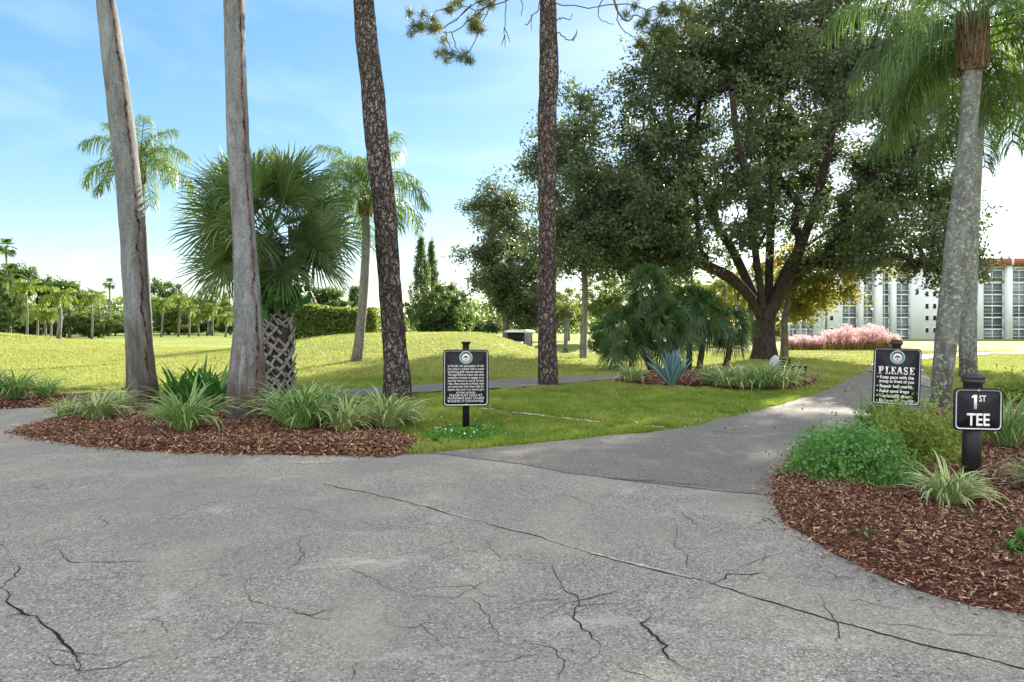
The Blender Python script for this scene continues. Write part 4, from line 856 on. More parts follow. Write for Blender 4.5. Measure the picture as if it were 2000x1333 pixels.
# ------------------------------------------------------------------ strap-leaved plants
def strap_mesh(n, l0, w0, m, spread=1.0, r0=0.10, el=(35, 85), curl=1.5, name="leaves", stripe=True):
    mb = MB(); k = 8; tt = np.linspace(0, 1, k)
    a = rng.uniform(0, 2*math.pi, n); e = R(el[0]) + (R(el[1]) - R(el[0]))*rng.random(n)**0.8; l = l0*rng.uniform(0.55, 1.1, n); cu = curl*rng.uniform(0.4, 1.3, n)
    ang = e[:, None] - cu[:, None]*tt[None]**1.7; rr1 = np.cumsum(np.cos(ang), 1)*(l/k)[:, None]*spread; zz = np.cumsum(np.sin(ang), 1)*(l/k)[:, None]
    b0 = rng.random(n)**0.5*r0; ab = a + rng.normal(0, 0.5, n); tw = rng.normal(0, 0.25, n)[:, None]*tt[None]
    C = np.stack([(b0*np.cos(ab))[:, None] + rr1*np.cos(a[:, None] + tw), (b0*np.sin(ab))[:, None] + rr1*np.sin(a[:, None] + tw), np.maximum(zz, 0.01 + 0.01*tt[None])], -1)
    prof = np.array([0.7, 0.9, 1.0, 1.0, 0.9, 0.72, 0.42, 0.04])*w0/2
    sd_ = np.stack([-np.sin(a), np.cos(a), 0*a], -1)[:, None]*prof[None, :, None]*rng.uniform(0.7, 1.2, n)[:, None, None]
    upv = np.array([0, 0, 1.0])*prof[None, :, None]*0.35
    V = np.stack([C - sd_ + upv, C - sd_*0.45, C + sd_*0.45, C + sd_ + upv], 2)     # n,k,4,3
    i_ = (np.arange(n)[:, None, None]*(k*4) + np.arange(k-1)[None, :, None]*4 + np.arange(3)[None, None]).ravel()
    Q_ = np.stack([i_, i_+1, i_+5, i_+4], -1)
    ev = np.tile([1.0, 0.25, 0.25, 1.0], n*k) if stripe else 0.0
    mb.add(V.reshape(-1, 3), Q_, r=np.repeat(rng.random(n), k*4), e=ev)
    o = mb.build(name, m, smooth=True); me = o.data; bpy.data.objects.remove(o); return me
SA = [strap_mesh(150, 0.78, 0.030, M['dian'], el=(42,88), curl=1.7), strap_mesh(160, 0.74, 0.030, M['dian'], el=(45,88), curl=1.6), strap_mesh(140, 0.76, 0.033, M['dianpale'], el=(40,88), curl=1.8), strap_mesh(150, 0.72, 0.031, M['dianpale'], el=(42,88), curl=1.7)]
CR = [strap_mesh(70, 0.95, 0.075, M['crinum'], 0.8, 0.14, (50, 88), 1.2, stripe=False), strap_mesh(60, 0.9, 0.08, M['crinum'], 0.8, 0.14, (50, 88), 1.1, stripe=False)]
def plant(px, py, me, s_, label, name="striped_lily", group="striped lily clumps", cat='plant', sz=None, Y0=None):
    g = G(px, py); o = bpy.data.objects.new(name, me); col.objects.link(o); o.location = g; o.location.z += 0.05
    o.rotation_euler = (0, 0, random.uniform(0, 6.28)); o.scale = (s_, s_, sz or s_); return tag(o, label, cat, group)
GI = "striped lilies on the island"
plant(28, 790, SA[0], 1.1, "leftmost striped lily clump at the far side of the left drive", group="striped lilies by the left drive")
plant(-25, 792, SA[1], 1.1, "striped lily cut by the left edge of the picture", group="striped lilies by the left drive")
plant(88, 786, SA[1], 0.85, "small striped lily beside the leftmost clump across the left drive", group="striped lilies by the left drive")
plant(128, 824, SA[2], 0.62, "small pale striped lily at the pointed left tip of the island", group=GI)
plant(190, 832, SA[2], 0.95, "pale silvery lily left of the left palm trunk on the island", group=GI)
plant(228, 812, SA[3], 0.8, "pale lily touching the left side of the left palm trunk", group=GI)
plant(362, 855, SA[0], 1.15, "striped lily in front, between the two tall palm trunks", group=GI)
plant(318, 832, SA[3], 0.6, "dried straw coloured small lily at the foot of the left palm trunk", group=GI)
plant(590, 852, SA[0], 1.3, "largest striped lily just right of the thick palm trunk", group=GI)
plant(560, 838, SA[1], 1.0, "striped lily half behind the thick palm trunk", group=GI)
plant(640, 835, SA[1], 1.1, "striped lily behind the two front clumps on the right of the island", group=GI)
plant(672, 854, SA[3], 0.9, "middle pale lily in the right half of the island", group=GI)
plant(690, 838, SA[0], 0.85, "lily filling the gap behind the middle pale clump", group=GI)
plant(757, 848, SA[3], 1.05, "rightmost yellowish striped lily on the island, under the furrowed pine", group=GI)
plant(800, 838, SA[2], 0.55, "tiny striped lily at the right tip of the island", group=GI)
for px, py, s_, l in ((350,800,1.0,"dark broad leaved lily behind, next to the left palm trunk"), (395,805,1.05,"dark broad leaved lily in the middle between the two palm trunks"), (430,812,1.0,"dark broad leaved lily against the thick palm trunk"), (378,822,0.7,"low dark green lily behind the front striped clump")):
    plant(px, py, CR[0 if px % 2 else 1], s_*0.95, l, "crinum_lily", "broad leaved lilies on the island")
plant(1235, 752, SA[2], 0.95, "pale striped lily at the left end of the agave bed", group="striped lilies in the agave bed")
for k, (px, py, s_) in enumerate([(1385,758,.9),(1415,763,1.05),(1450,765,1.0),(1488,766,1.1),(1525,765,1.05),(1550,757,.9),(1500,752,1.0),(1440,752,.9),(1395,745,.8),(1535,748,.85)]):
    plant(px, py, SA[2] if k % 3 else SA[0], s_, ("front left", "front, second from left", "front, third from left", "front, fourth from left", "front right", "rightmost, by the bench", "back, before the big tree trunk", "back, second from left", "back left", "back right, by the grey stone")[k] + " lily of the dense row under the big tree",
          group="striped lilies in the agave bed")
plant(1852, 1003, SA[2], 0.64, "cream and green striped lily in front of the 1ST TEE post", group="striped lilies in the right bed")
plant(1884, 990, SA[3], 0.42, "small shoot of striped lily touching the 1ST TEE post", group="striped lilies in the right bed")
plant(1965, 890, SA[0], 0.85, "big green striped lily right of the 1ST TEE sign", group="striped lilies in the right bed", sz=1.2)
plant(1925, 858, SA[3], 0.75, "striped lily just behind the 1ST TEE sign", group="striped lilies in the right bed")
plant(2050, 985, SA[0], 0.62, "striped lily reaching in from the right edge of the picture", group="striped lilies in the right bed")
# shrubs in the right bed
def shrub(px, py, rx, ry, rz, n, m, ln, wd, label, name="shrub", woody=True, dense=0.5, up=0.6, cuts=None):
    g = G(px, py); mb = MB(); d = rng.normal(0, 1, (n, 3)); d[:, 2] = np.abs(d[:, 2]); d /= np.linalg.norm(d, axis=1)[:, None]
    rad = rng.random(n)**dense; aa = np.arctan2(d[:, 1], d[:, 0]); lump = 0.62 + 0.30*vnoise(aa*7 + 3, d[:, 2]*9, int(px) + 5) + 0.55*vnoise(aa*2.5 + 9, d[:, 2]*3.5, int(px)) + 0.12*rng.normal(0, 1, n)*0.4
    lump *= 1 + 0.30*(rng.random(n) < 0.14)*(vnoise(aa*14, d[:, 2]*17, 7) > 0.5); c = d*rad[:, None]*lump[:, None]*[rx, ry, rz]; c[:, 2] = np.maximum(c[:, 2], 0.03)
    leaves(mb, c, ln, wd, up, np.clip(0.5*vnoise(c[:, 0]*9, c[:, 2]*9 + c[:, 1]*5, 3) + 0.5*rng.random(n), 0, 1)); root = empty(name, g, label, 'shrub')
    mb.build("foliage", m, root); mw = MB()
    for k in range(26):
        q = c[k*37 % n]*0.9; mw.tube([[0, 0, 0.0], q*0.5 + [0, 0, 0.06], q], [0.008, 0.005, 0.002], 4, False)
    mw.build("stems", M['treebark'], root); return root
shrub(1665, 940, 0.56, 0.52, 0.50, 12000, M['bush'], 0.034, 0.024, "dense bright green small leaved shrub at the point of the right bed")
shrub(1735, 965, 0.26, 0.2, 0.24, 2200, M['bush'], 0.034, 0.022, "low green shrub between the dense shrub and the striped lily")
shrub(1612, 905, 0.30, 0.35, 0.36, 3400, M['bush'], 0.034, 0.022, "left outer lobe of small leaved shrub at the path corner")
shrub(1790, 912, 0.52, 0.42, 0.66, 8200, M['bush2'], 0.050, 0.018, "loose yellow green shrub left of the 1ST TEE post", dense=0.6)
shrub(1735, 868, 0.50, 0.35, 0.42, 4200, M['bush2'], 0.060, 0.018, "yellow green shrub at the foot of the PLEASE sign", dense=0.6)
shrub(1870, 868, 0.40, 0.35, 0.36, 3000, M['bush2'], 0.055, 0.018, "yellow green shrub right behind the 1ST TEE post", dense=0.6)
shrub(2003, 1105, 0.13, 0.12, 0.22, 260, M['bush'], 0.07, 0.04, "small green sprig at the right edge of the mulch")
for px, py, l in ((1985,790,"leafy green shrub behind the 1ST TEE sign at the right edge"),):
    shrub(px, py, 0.9, 0.6, 0.5, 4200, M['bush2'], 0.09, 0.03, l, dense=0.6)
mb = MB()
for px, py in ((1776,783),(1779,787),(1773,788),(1776,868),(1733,822)):
    leaves(mb, np.array(W(px, py, 8.6 if py < 830 else 7.6)) + rng.normal(0, 0.012, (10, 3)), 0.02, 0.016)
tag(mb.build("plumbago_flowers", M['flower']), "tiny pale violet flowers on the shrub by the PLEASE sign", 'flowers', kind='stuff')
plant(1725, 850, SA[1], 0.9, "grassy lily at the foot of the PLEASE sign", group="striped lilies in the right bed")
plant(1690, 868, strap_mesh(60, 0.75, 0.014, M['crinum'], 0.7, 0.1, (50, 85), 1.0, stripe=False), 0.8, "thin grassy tuft left of the PLEASE sign", "grass_tuft", None)
for k, (px, py) in enumerate(((1700,1068),(1620,975),(1905,1035),(1880,1028))):
    plant(px, py, strap_mesh(30, 0.12, 0.006, M['crinum'], 1.0, 0.05, (20, 80), 1.0, stripe=False), 1.0, ("tiny weed in the open mulch of the right bed","tiny weed in the mulch below the dense shrub","wispy weed right of the cream striped lily","wispy weed at the foot of the cream striped lily")[k], "weed", "weeds in the right bed", 'weed')
# ------------------------------------------------------------------ signs
def text_obj(body, size, m, parent, loc, align='CENTER', off=0.0, xs_=1.0, name="lettering", space=1.0, ext=0.0015):
    cu = bpy.data.curves.new("t", 'FONT'); cu.body = body; cu.size = size; cu.align_x = align; cu.offset = off; cu.extrude = ext
    cu.space_character = space; cu.resolution_u = 3
    o = bpy.data.objects.new("t", cu); col.objects.link(o); dg = bpy.context.evaluated_depsgraph_get(); dg.update()
    me = bpy.data.meshes.new_from_object(o.evaluated_get(dg)); bpy.data.objects.remove(o); me.materials.clear(); me.materials.append(m)
    q = bpy.data.objects.new(name, me); col.objects.link(q); q.parent = parent; q.location = loc; q.rotation_euler = (R(90), 0, 0); q.scale = (xs_, 1, 1); return q
def rrect(w, h, r_, k=6):
    P = []
    for cx_, cy_, a0 in ((w/2-r_, h/2-r_, 0), (-w/2+r_, h/2-r_, 90), (-w/2+r_, -h/2+r_, 180), (w/2-r_, -h/2+r_, 270)):
        for q in range(k+1): a = R(a0 + 90*q/k); P.append((cx_ + r_*math.cos(a), cy_ + r_*math.sin(a)))
    return np.array(P)
def plate(mb, P, y0, y1, zc):
    n = len(P); V = np.concatenate([np.c_[P[:, 0], np.full(n, y0), P[:, 1] + zc], np.c_[P[:, 0], np.full(n, y1), P[:, 1] + zc], [[0, y0, zc], [0, y1, zc]]])
    i = np.arange(n); j = (i+1) % n
    mb.add(V, np.stack([i, j, j+n, i+n], -1), np.concatenate([np.stack([j, i, np.full(n, 2*n)], -1), np.stack([i+n, j+n, np.full(n, 2*n+1)], -1)])); return mb
def ringplate(mb, A, B, y0, y1, zc, xc=0.0):
    n = len(A); i = np.arange(n); j = (i+1) % n
    V = np.concatenate([np.c_[Z[:, 0] + xc, np.full(n, y), Z[:, 1] + zc] for Z, y in ((A, y0), (B, y0), (A, y1), (B, y1))])
    mb.add(V, np.concatenate([np.stack([i, j, j+n, i+n], -1), np.stack([i, j, j+2*n, i+2*n], -1), np.stack([i+n, j+n, j+3*n, i+3*n], -1)])); return mb
def circ(r_, n=28): a = np.arange(n)/n*2*math.pi; return np.c_[np.cos(a)*r_, np.sin(a)*r_]
def lathe(mb, prof, seg=20):
    P = np.array([[0, 0, z] for _, z in prof]); r_ = np.array([q for q, _ in prof]); return mb.tube(P, r_, seg, True)
def emblem(parent, zc, r_, y):
    root = plate(MB(), circ(r_*1.0), y, y-0.002, 0).build("emblem", M['white'], parent, loc=(0, 0, zc))
    ringplate(MB(), circ(r_*0.93), circ(r_*0.60), y-0.004, y-0.003, 0).build("emblem_ring", M['teal'], root)
    mb = MB()
    for cx_, cz_, q in ((0, .16, .22), (-.2, .08, .17), (.2, .08, .17), (-.33, -.02, .11), (.33, -.02, .11), (.1, .25, .14), (-.12, .24, .14)):
        C = circ(q*r_, 12); n = 12; V = np.r_[np.c_[C[:, 0] + cx_*r_, np.full(n, y-0.0045), C[:, 1]*0.75 + cz_*r_], [[cx_*r_, y-0.0045, cz_*r_]]]
        mb.add(V, T=[(a, (a+1) % n, n) for a in range(n)])
    mb.box((0, y-0.0048, -0.2*r_), (0.10*r_, 0.001, 0.4*r_)); mb.box((0, y-0.0048, -0.38*r_), (0.4*r_, 0.001, 0.05*r_)); mb.build("emblem_tree", M['red'], root)
def sign(base, pxw, pxh, zt, rot, label, cap, post_r, D, roll=0.0):
    """panel of w x h with its top at height zt"""
    root = empty("sign_post", base, label, 'sign', None, rot); root.rotation_euler = (0, roll, rot)
    w_, h_ = pxw, pxh; zc = zt - h_/2
    yb = -post_r - 0.012
    lathe(MB(), [(post_r, -0.1), (post_r, zt + 0.03)], 20).build("post", M['black'], root, smooth=True)
    pn = plate(MB(), rrect(w_, h_, 0.045), yb, yb + 0.010, zc).build("sign_panel", M['panel'], root)
    b1_, b2_ = (rrect(w_*0.955, h_ - w_*0.045, 0.038), rrect(w_*0.955 - 0.022, h_ - w_*0.045 - 0.022, 0.03))
    if cap == 2: b1_, b2_ = rrect(w_*0.93, h_*0.93, 0.035), rrect(w_*0.93 - 0.02, h_*0.93 - 0.02, 0.028)
    ringplate(MB(), b1_, b2_, yb-0.003, yb-0.0005, zc).build("border", M['silver'], root)
    mb = MB()
    for s_ in (1, -1): mb.tube([(0, yb-0.006, zc + s_*(h_/2 - w_*0.045)), (0, yb, zc + s_*(h_/2 - w_*0.045))], [0.008, 0.010], 8)
    mb.build("bolt", M['silver'], root)
    if cap == 0: prof = [(0.045, zt+0.0), (0.042, zt+0.055), (0.06, zt+0.085), (0.068, zt+0.10), (0.066, zt+0.108)]
    elif cap == 1: prof = [(0.055, zt), (0.055, zt+.035), (0.062, zt+.04), (0.080, zt+.06), (0.083, zt+.075), (0.07, zt+.085), (0.075, zt+.09), (0.072, zt+.105), (0.03, zt+.115)]
    else: prof = [(0.072, zt), (0.072, zt+.04), (0.088, zt+.045), (0.09, zt+.062), (0.082, zt+.066), (0.088, zt+.075), (0.095, zt+.09), (0.09, zt+.102), (0.05, zt+.115), (0.012, zt+.12)]
    lathe(MB(), prof, 24).build("post_cap", M['cap'] if cap else M['black'], root)
    return root, yb, zc
# tall notice
b = G(910, 850)
D1 = b.y; top_z = CH - (683 - HZ)/FP*D1
rt_, yb, zc = sign(b, 88*D1/FP, 110*D1/FP, top_z, R(4), "black notice board on a post covered in small white print, on the lawn", 0, 0.048, D1)
zt = top_z; u = D1/FP
emblem(rt_, zt - 15.5*u, 12.5*u, yb-0.001)
lines = ["In Florida, the assumption of risk", "(sic) plays a critical role in cases", "involving golf course injuries.", "This legal doctrine means that when", "someone chooses to engage in an", "activity known to carry certain",
         "risks, they consent to those risks", "and cannot later hold others liable for", "injuries that occur as a natural part", "of that activity.", "PLEASE PLAY GOLF AT", "FOUNTAINS GOLF COURSE", "BE ALERTED, AT YOUR OWN RISK."]
for k, s_ in enumerate(lines):
    q = text_obj(s_, 6.4*u, M['white'], rt_, (0, yb-0.002, zt - (33.6 + k*5.7)*u), off=0.0, name="printed_line")
    wd_ = q.dimensions.x if q.dimensions.x > 0 else 1; mxw = 70*u
    q.scale = (min(1.0, mxw/max(1e-6, (max(v.co.x for v in q.data.vertices) - min(v.co.x for v in q.data.vertices)))), 1, 1)
# PLEASE sign
D2 = 9.3; b = W(1744, HZ + CH/D2*FP, D2); b.z = 0; u = D2/FP; top_z = CH - (680-HZ)*u
rt_, yb, zc = sign(b, 84*u, 110*u, top_z, R(-14), "black PLEASE sign with etiquette rules beside the cart path", 1, 0.055, D2, roll=R(2.0))
zt = top_z; emblem(rt_, zt - 18*u, 13*u, yb-0.001)
def serif_word(word, x0, z0, h, w, st, gap, parent, y):
    mb = MB(); th = 0.0022; x = x0; se = st*0.45
    def bar(xa, za, xb, zb, t):
        a = np.array([xa, za]); b_ = np.array([xb, zb]); d = (b_-a)/np.linalg.norm(b_-a); n = np.array([-d[1], d[0]])*t/2
        c4 = [a-n, b_-n, b_+n, a+n]; V = [(p[0], y, p[1]) for p in c4] + [(p[0], y-th, p[1]) for p in c4]
        mb.add(V, [(0,1,2,3),(4,7,6,5),(0,4,5,1),(1,5,6,2),(2,6,7,3),(3,7,4,0)])
    def stemv(xc): bar(xc, z0, xc, z0+h, st); bar(xc-st*1.05, z0+se/2, xc+st*1.05, z0+se/2, se); bar(xc-st*1.05, z0+h-se/2, xc+st*1.05, z0+h-se/2, se)
    def arc(cx_, cz_, rx, rz, a0, a1, t, n=9):
        aa = np.radians(np.linspace(a0, a1, n)); pts = np.c_[cx_ + rx*np.cos(aa), cz_ + rz*np.sin(aa)]
        for p, q_ in zip(pts[:-1], pts[1:]): bar(p[0], p[1], q_[0], q_[1], t)
    for c in word:
        wl = w*(0.8 if c in "LES" else 1.0)
        if c in "PLE": stemv(x + st)
        if c == 'P': bar(x+st, z0+h-se/2, x+wl*0.55, z0+h-se/2, se); bar(x+st, z0+h*0.47, x+wl*0.55, z0+h*0.47, se); arc(x+wl*0.5, z0+h*0.735, wl*0.32, h*0.235, 90, -90, st*0.85)
        if c == 'L': bar(x+st, z0+se/2, x+wl, z0+se/2, se); bar(x+wl, z0, x+wl, z0+h*0.3, se)
        if c == 'E':
            for f in (0, 1): bar(x+st, z0+se/2+f*(h-se), x+wl, z0+se/2+f*(h-se), se); bar(x+wl, z0+f*h*0.74, x+wl, z0+h*(0.26+0.74*f), se)
            bar(x+st, z0+h/2, x+wl*0.72, z0+h/2, se); bar(x+wl*0.72, z0+h*0.36, x+wl*0.72, z0+h*0.64, se)
        if c == 'A':
            bar(x+wl*0.14, z0, x+wl*0.5, z0+h, se*1.3); bar(x+wl*0.52, z0+h, x+wl*0.88, z0, st*1.05); bar(x+wl*0.25, z0+h*0.34, x+wl*0.75, z0+h*0.34, se)
            bar(x, z0+se/2, x+wl*0.3, z0+se/2, se); bar(x+wl*0.7, z0+se/2, x+wl*1.05, z0+se/2, se)
        if c == 'S':
            arc(x+wl*0.48, z0+h*0.74, wl*0.33, h*0.22, 30, 225, st*0.7); arc(x+wl*0.48, z0+h*0.26, wl*0.35, h*0.22, 45, -150, st*0.7); bar(x+wl*0.25, z0+h*0.60, x+wl*0.74, z0+h*0.40, st*1.05)
            bar(x+wl*0.8, z0+h*0.68, x+wl*0.8, z0+h, se); bar(x+wl*0.14, z0, x+wl*0.14, z0+h*0.32, se)
        x += wl + gap
    mb.build("lettering", M['white'], parent)
serif_word("PLEASE", -33*u, zt - 51*u, 14.5*u, 10.2*u, 3.0*u, 1.9*u, rt_, yb-0.002)
for k, (s_, xx_, zz_) in enumerate([("\u2022 Keep pace with the", -35, 59.5), ("group in front of you", -31, 67.5), ("\u2022 Repair ball marks", -35, 77), ("\u2022 Rake sand traps", -35, 86.5), ("\u2022 Replace/fill divots", -35, 96), ("\u2022 Enjoy your round!", -35, 105)]):
    q = text_obj(s_, 8.6*u, M['white'], rt_, (xx_*u, yb-0.002, zt - zz_*u), 'LEFT', 0.0011, 0.80, "printed_line"); ww = max(v.co.x for v in q.data.vertices)
    q.scale = (min(0.95, (34 - xx_)*u*0.94/ww), 1, 1)
# 1ST TEE sign
D3 = 5.85; b = W(1896, HZ + CH/D3*FP, D3); b.z = 0.02; u = D3/FP; top_z = CH - (757-HZ)*u - 0.02
rt_, yb, zc = sign(b, 91*u, 82*u, top_z, R(-4), "black square 1ST TEE sign on a thick black post in the mulch", 2, 0.072, D3, roll=R(1.0))
zt = top_z
text_obj("TEE", 33*u, M['white'], rt_, (0*u, yb-0.002, zt - 71.5*u), 'CENTER', 0.0028, 0.80)
mb = MB(); mb.box((-6*u, yb-0.003, zt - 26.5*u), (5.6*u, 0.002, 27*u)); mb.add([(-8.8*u, yb-0.004, zt-13*u), (-8.8*u, yb-0.004, zt-18.5*u), (-13*u, yb-0.004, zt-19.5*u), (-13*u, yb-0.004, zt-15.5*u), (-9.5*u, yb-0.004, zt-13*u)], [(0,3,2,1)], [(0,4,3)])
mb.build("lettering", M['white'], rt_)
text_obj("ST", 17*u, M['white'], rt_, (7*u, yb-0.002, zt - 25.5*u), 'CENTER', 0.0010, 0.72)

# ------------------------------------------------------------------ bench and stone
bb = G(1560, 753); s1 = bb.y/FP; bench = empty("bench", bb, "black metal bench at the end of the lily row", 'bench', rz=R(0))
def bars(name, lst_, m=M['black']):
    mb = MB()
    for c_, d_ in lst_: mb.box(c_, d_)
    return mb.build(name, m, bench)
x0, x1 = -15*s1, 16*s1
bars("seat", [(( (x0+x1)/2 + (k-2)*0.08, 0.65, 0.27), (0.06, 1.4, 0.025)) for k in range(5)])
bars("backrest", [((x0-0.04, 0.65, 0.36 + 0.07*k), (0.02, 1.4, 0.035)) for k in range(5)] + [((x0-0.04, y_, 0.45), (0.03, 0.03, 0.5)) for y_ in (0, 1.3)])
for y_ in (0.0, 1.3):
    bars("armrest", [(((x0+x1)/2, y_, 0.475), (x1-x0, 0.05, 0.03)), ((x1-0.17, y_, 0.37), (0.03, 0.03, 0.18))])
    bars("leg", [((x1-0.03, y_, 0.24), (0.04, 0.04, 0.46))]); bars("leg", [((x0+0.02, y_, 0.24), (0.04, 0.04, 0.46))]); bars("leg", [((x1-0.17, y_, 0.13), (0.03, 0.03, 0.27))])
g = G(1532, 752); mb = MB(); P_ = np.array([[0, 0, z] for z in (0, .2, .45, .62, .70, .74)]); mb.tube(P_ + [0, 0.6, 0], [0.15, 0.17, 0.16, 0.12, 0.07, 0.01], 12, True, wob=lambda n, a: 1 + 0.12*np.sin(a[None]*2 + np.arange(n)[:, None]) + 0.05*rng.random((n, len(a))))
tag(mb.build("standing_stone", M['stone'], loc=g, smooth=True), "rounded grey stone standing between the lilies and the bench", 'stone')

# ------------------------------------------------------------------ apartment building
YB = 140.0; zb = float(H(80, YB)); u = YB/FP
def bx(px): return (px - 1000)*u
def bz(py): return CH - (py - HZ)*u
apt = empty("apartment_building", (bx(1760), YB, zb), "long white apartment block with red roof edge and tall glazed bays", 'building')
o_ = Vector(apt.location)
def bbox(name, px0, px1, py0, py1, y0, y1, m, parent=apt):
    mb = MB(); mb.box(((bx(px0)+bx(px1))/2 - o_.x, (y0+y1)/2, (bz(py0)+bz(py1))/2 - o_.z), (bx(px1)-bx(px0), y1-y0, abs(bz(py0)-bz(py1)))); return mb.build(name, m, parent)
wl = MB()
def wb(px0, px1, py0, py1, y0, y1): wl.box(((bx(px0)+bx(px1))/2 - o_.x, (y0+y1)/2, (bz(py0)+bz(py1))/2 - o_.z), (bx(px1)-bx(px0), y1-y0, abs(bz(py0)-bz(py1))))
wb(1520, 2700, 519, 668, 1.2, 14); wb(1592, 1646, 519, 668, 0, 1.2); wb(1780, 1921, 519, 668, 0, 1.2); wb(2180, 2330, 519, 668, 0, 1.2); wb(1520, 1543, 519, 668, 0, 1.2); wb(1605, 1612, 519, 668, -0.5, 0)
wl.build("wall", M['wall'], apt)
rf = bbox("roof", 1515, 2705, 506, 519, -1.0, 14.5, M['roofred'])
rows = [665, 642, 619, 597, 574, 549, 526]
def bay(cols, piers):
    for a, b_ in piers: bbox("pier", a, b_, 519, 668, -0.6, 1.1, M['wall'])
    for k in range(len(rows)):
        pt = rows[k] - 23 if k < len(rows)-1 else 520; h_ = bz(pt+0.5) - bz(rows[k]-0.5)
        for a, b_ in cols:
            w_ = bx(b_) - bx(a); key = (round(w_, 2), round(h_, 2))
            if key not in wcache:
                mb = MB(); ft = 0.13
                mb.box((0, 0, h_-ft), (w_, 0.25, ft*2)); mb.box((-w_/2+ft/2, 0, h_/2), (ft, 0.24, h_)); mb.box((w_/2-ft/2, 0, h_/2), (ft, 0.24, h_)); mb.box((0, 0, h_*0.5), (0.10, 0.23, h_*0.98)); mb.box((0, 0, h_*0.28), (w_, 0.22, 0.09))
                f_ = mb.build("window", M['trim']); g1 = MB(); g1.box((0, 0.12, h_/2), (w_-0.04, 0.03, h_-0.04)); g2 = g1.build("pane", M['glass']); wcache[key] = (f_.data, g2.data)
                bpy.data.objects.remove(f_); bpy.data.objects.remove(g2)
            fm, gm = wcache[key]; w1 = part("window", fm, apt, (bx((a+b_)/2) - o_.x, 0.75, bz(rows[k]-0.5) - o_.z)); part("pane", gm, w1)
wcache = {}
bay([(1646,1677),(1684,1709),(1721,1740),(1748,1780)], [(1677,1684),(1709,1721),(1740,1748)])
bay([(1921,1964),(1974,2016),(2028,2070)], [(1964,1974),(2016,2028),(2070,2080)])
bay([(1543,1560),(1563,1592)], [(1560,1563)])
mb = MB(); mb.box((0, 0, 0.5), (0.75, 0.12, 1.1)); fm = mb.build("window", M['trim']); mb = MB(); mb.box((0, -0.05, 0.5), (0.6, 0.06, 0.95)); gm = mb.build("pane", M['tyre']); fmd, gmd = fm.data, gm.data
bpy.data.objects.remove(fm); bpy.data.objects.remove(gm)
for r0 in (648, 624, 601, 577, 553, 530):
    for px in (1810, 1825, 1836, 1624): w1 = part("window", fmd, apt, (bx(px) - o_.x, -0.03, bz(r0+2) - o_.z)); part("pane", gmd, w1, (0, -0.02, 0))
bbox("pier", 1968, 1972, 498, 519, -1.3, -1.02, M['wall'])

# ------------------------------------------------------------------ pink grass, hedge, golf cart, flag
mb = MB(); mbb = MB()
for px in np.arange(1538, 1752, 7.0):
    for row in range(3):
        g = G(px + rng.uniform(-3, 3), 684 - row*2.0); tall = (0.65 if px < 1610 else 0.95)*rng.uniform(0.7, 1.2)*(0.75 + 0.6*float(vnoise(px*0.06, 3.0, 2)))*(1 if px < 1725 else 0.8)
        n_ = 260; a = rng.uniform(0, 6.28, n_); t = rng.random(n_); rr1 = 0.35*t*rng.random(n_)
        c = np.array(g) + np.c_[np.cos(a)*rr1*1.6, np.sin(a)*rr1*1.6, 0.35*tall + t*tall*0.85]; leaves(mb, c, 0.16, 0.05, 0.8)
        n_ = 70; c = np.array(g) + np.c_[rng.normal(0, 0.18, n_), rng.normal(0, 0.18, n_), rng.random(n_)*0.5*tall]; leaves(mbb, c, 0.4, 0.03, 3.0)
pk = tag(mb.build("pink_grass", M['pink']), "long drift of pink feathery grass in front of the apartment block", 'pink grass', kind='stuff')
pk2 = mbb.build("grass_base", M['plumebase'], pk)
def hedge(name, pxa, pxb_, pyb, pyt, Yh, label, m1='leafB', n=9000, dens=0.30):
    a, b_ = (pxa-1000)/FP*Yh, (pxb_-1000)/FP*Yh; zt_ = CH - (pyt-HZ)/FP*Yh; zb_ = float(H((a+b_)/2, Yh)) ; root = empty(name, ((a+b_)/2, Yh, zb_), label, 'hedge')
    x = rng.uniform(a, b_, n); y = rng.uniform(-1.6, 1.6, n); top_ = zt_*(0.90 + 0.12*vnoise(x*0.9, 0*x, 3)) ; t = rng.random(n)**0.6; z = zb_ + (top_-zb_)*t
    shell = (rng.random(n) < 0.55); y = np.where(shell, -1.6 + 0.5*rng.random(n) + 0.7*t**3, y); ew = np.minimum(x-a, b_-x); k = z < zb_ + (top_-zb_)*np.clip(ew/0.9 + 0.55, 0, 1)
    leaves(mb_ := MB(), np.c_[x, y, z][k] - [root.location.x, 0, root.location.z], dens, dens*0.55); mb_.build("foliage", M[m1], root)
    mw = MB()
    for q in np.arange(a+.5, b_, 1.3): mw.tube([[q-root.location.x, 0, 0], [q-root.location.x+.2, 0, (zt_-zb_)*0.8]], [0.07, 0.03], 5)
    mw.build("stems", M['treebark'], root)
hedge("hedge", 572, 745, 655, 597, 52, "long clipped hedge with yellowish top behind the central grassy rise", 'leafB', 15000, 0.26)
hedge("hedge", 745, 800, 655, 612, 58, "lower dark hedge right of the long clipped one, behind the furrowed pine", 'leafA', 3500, 0.3)

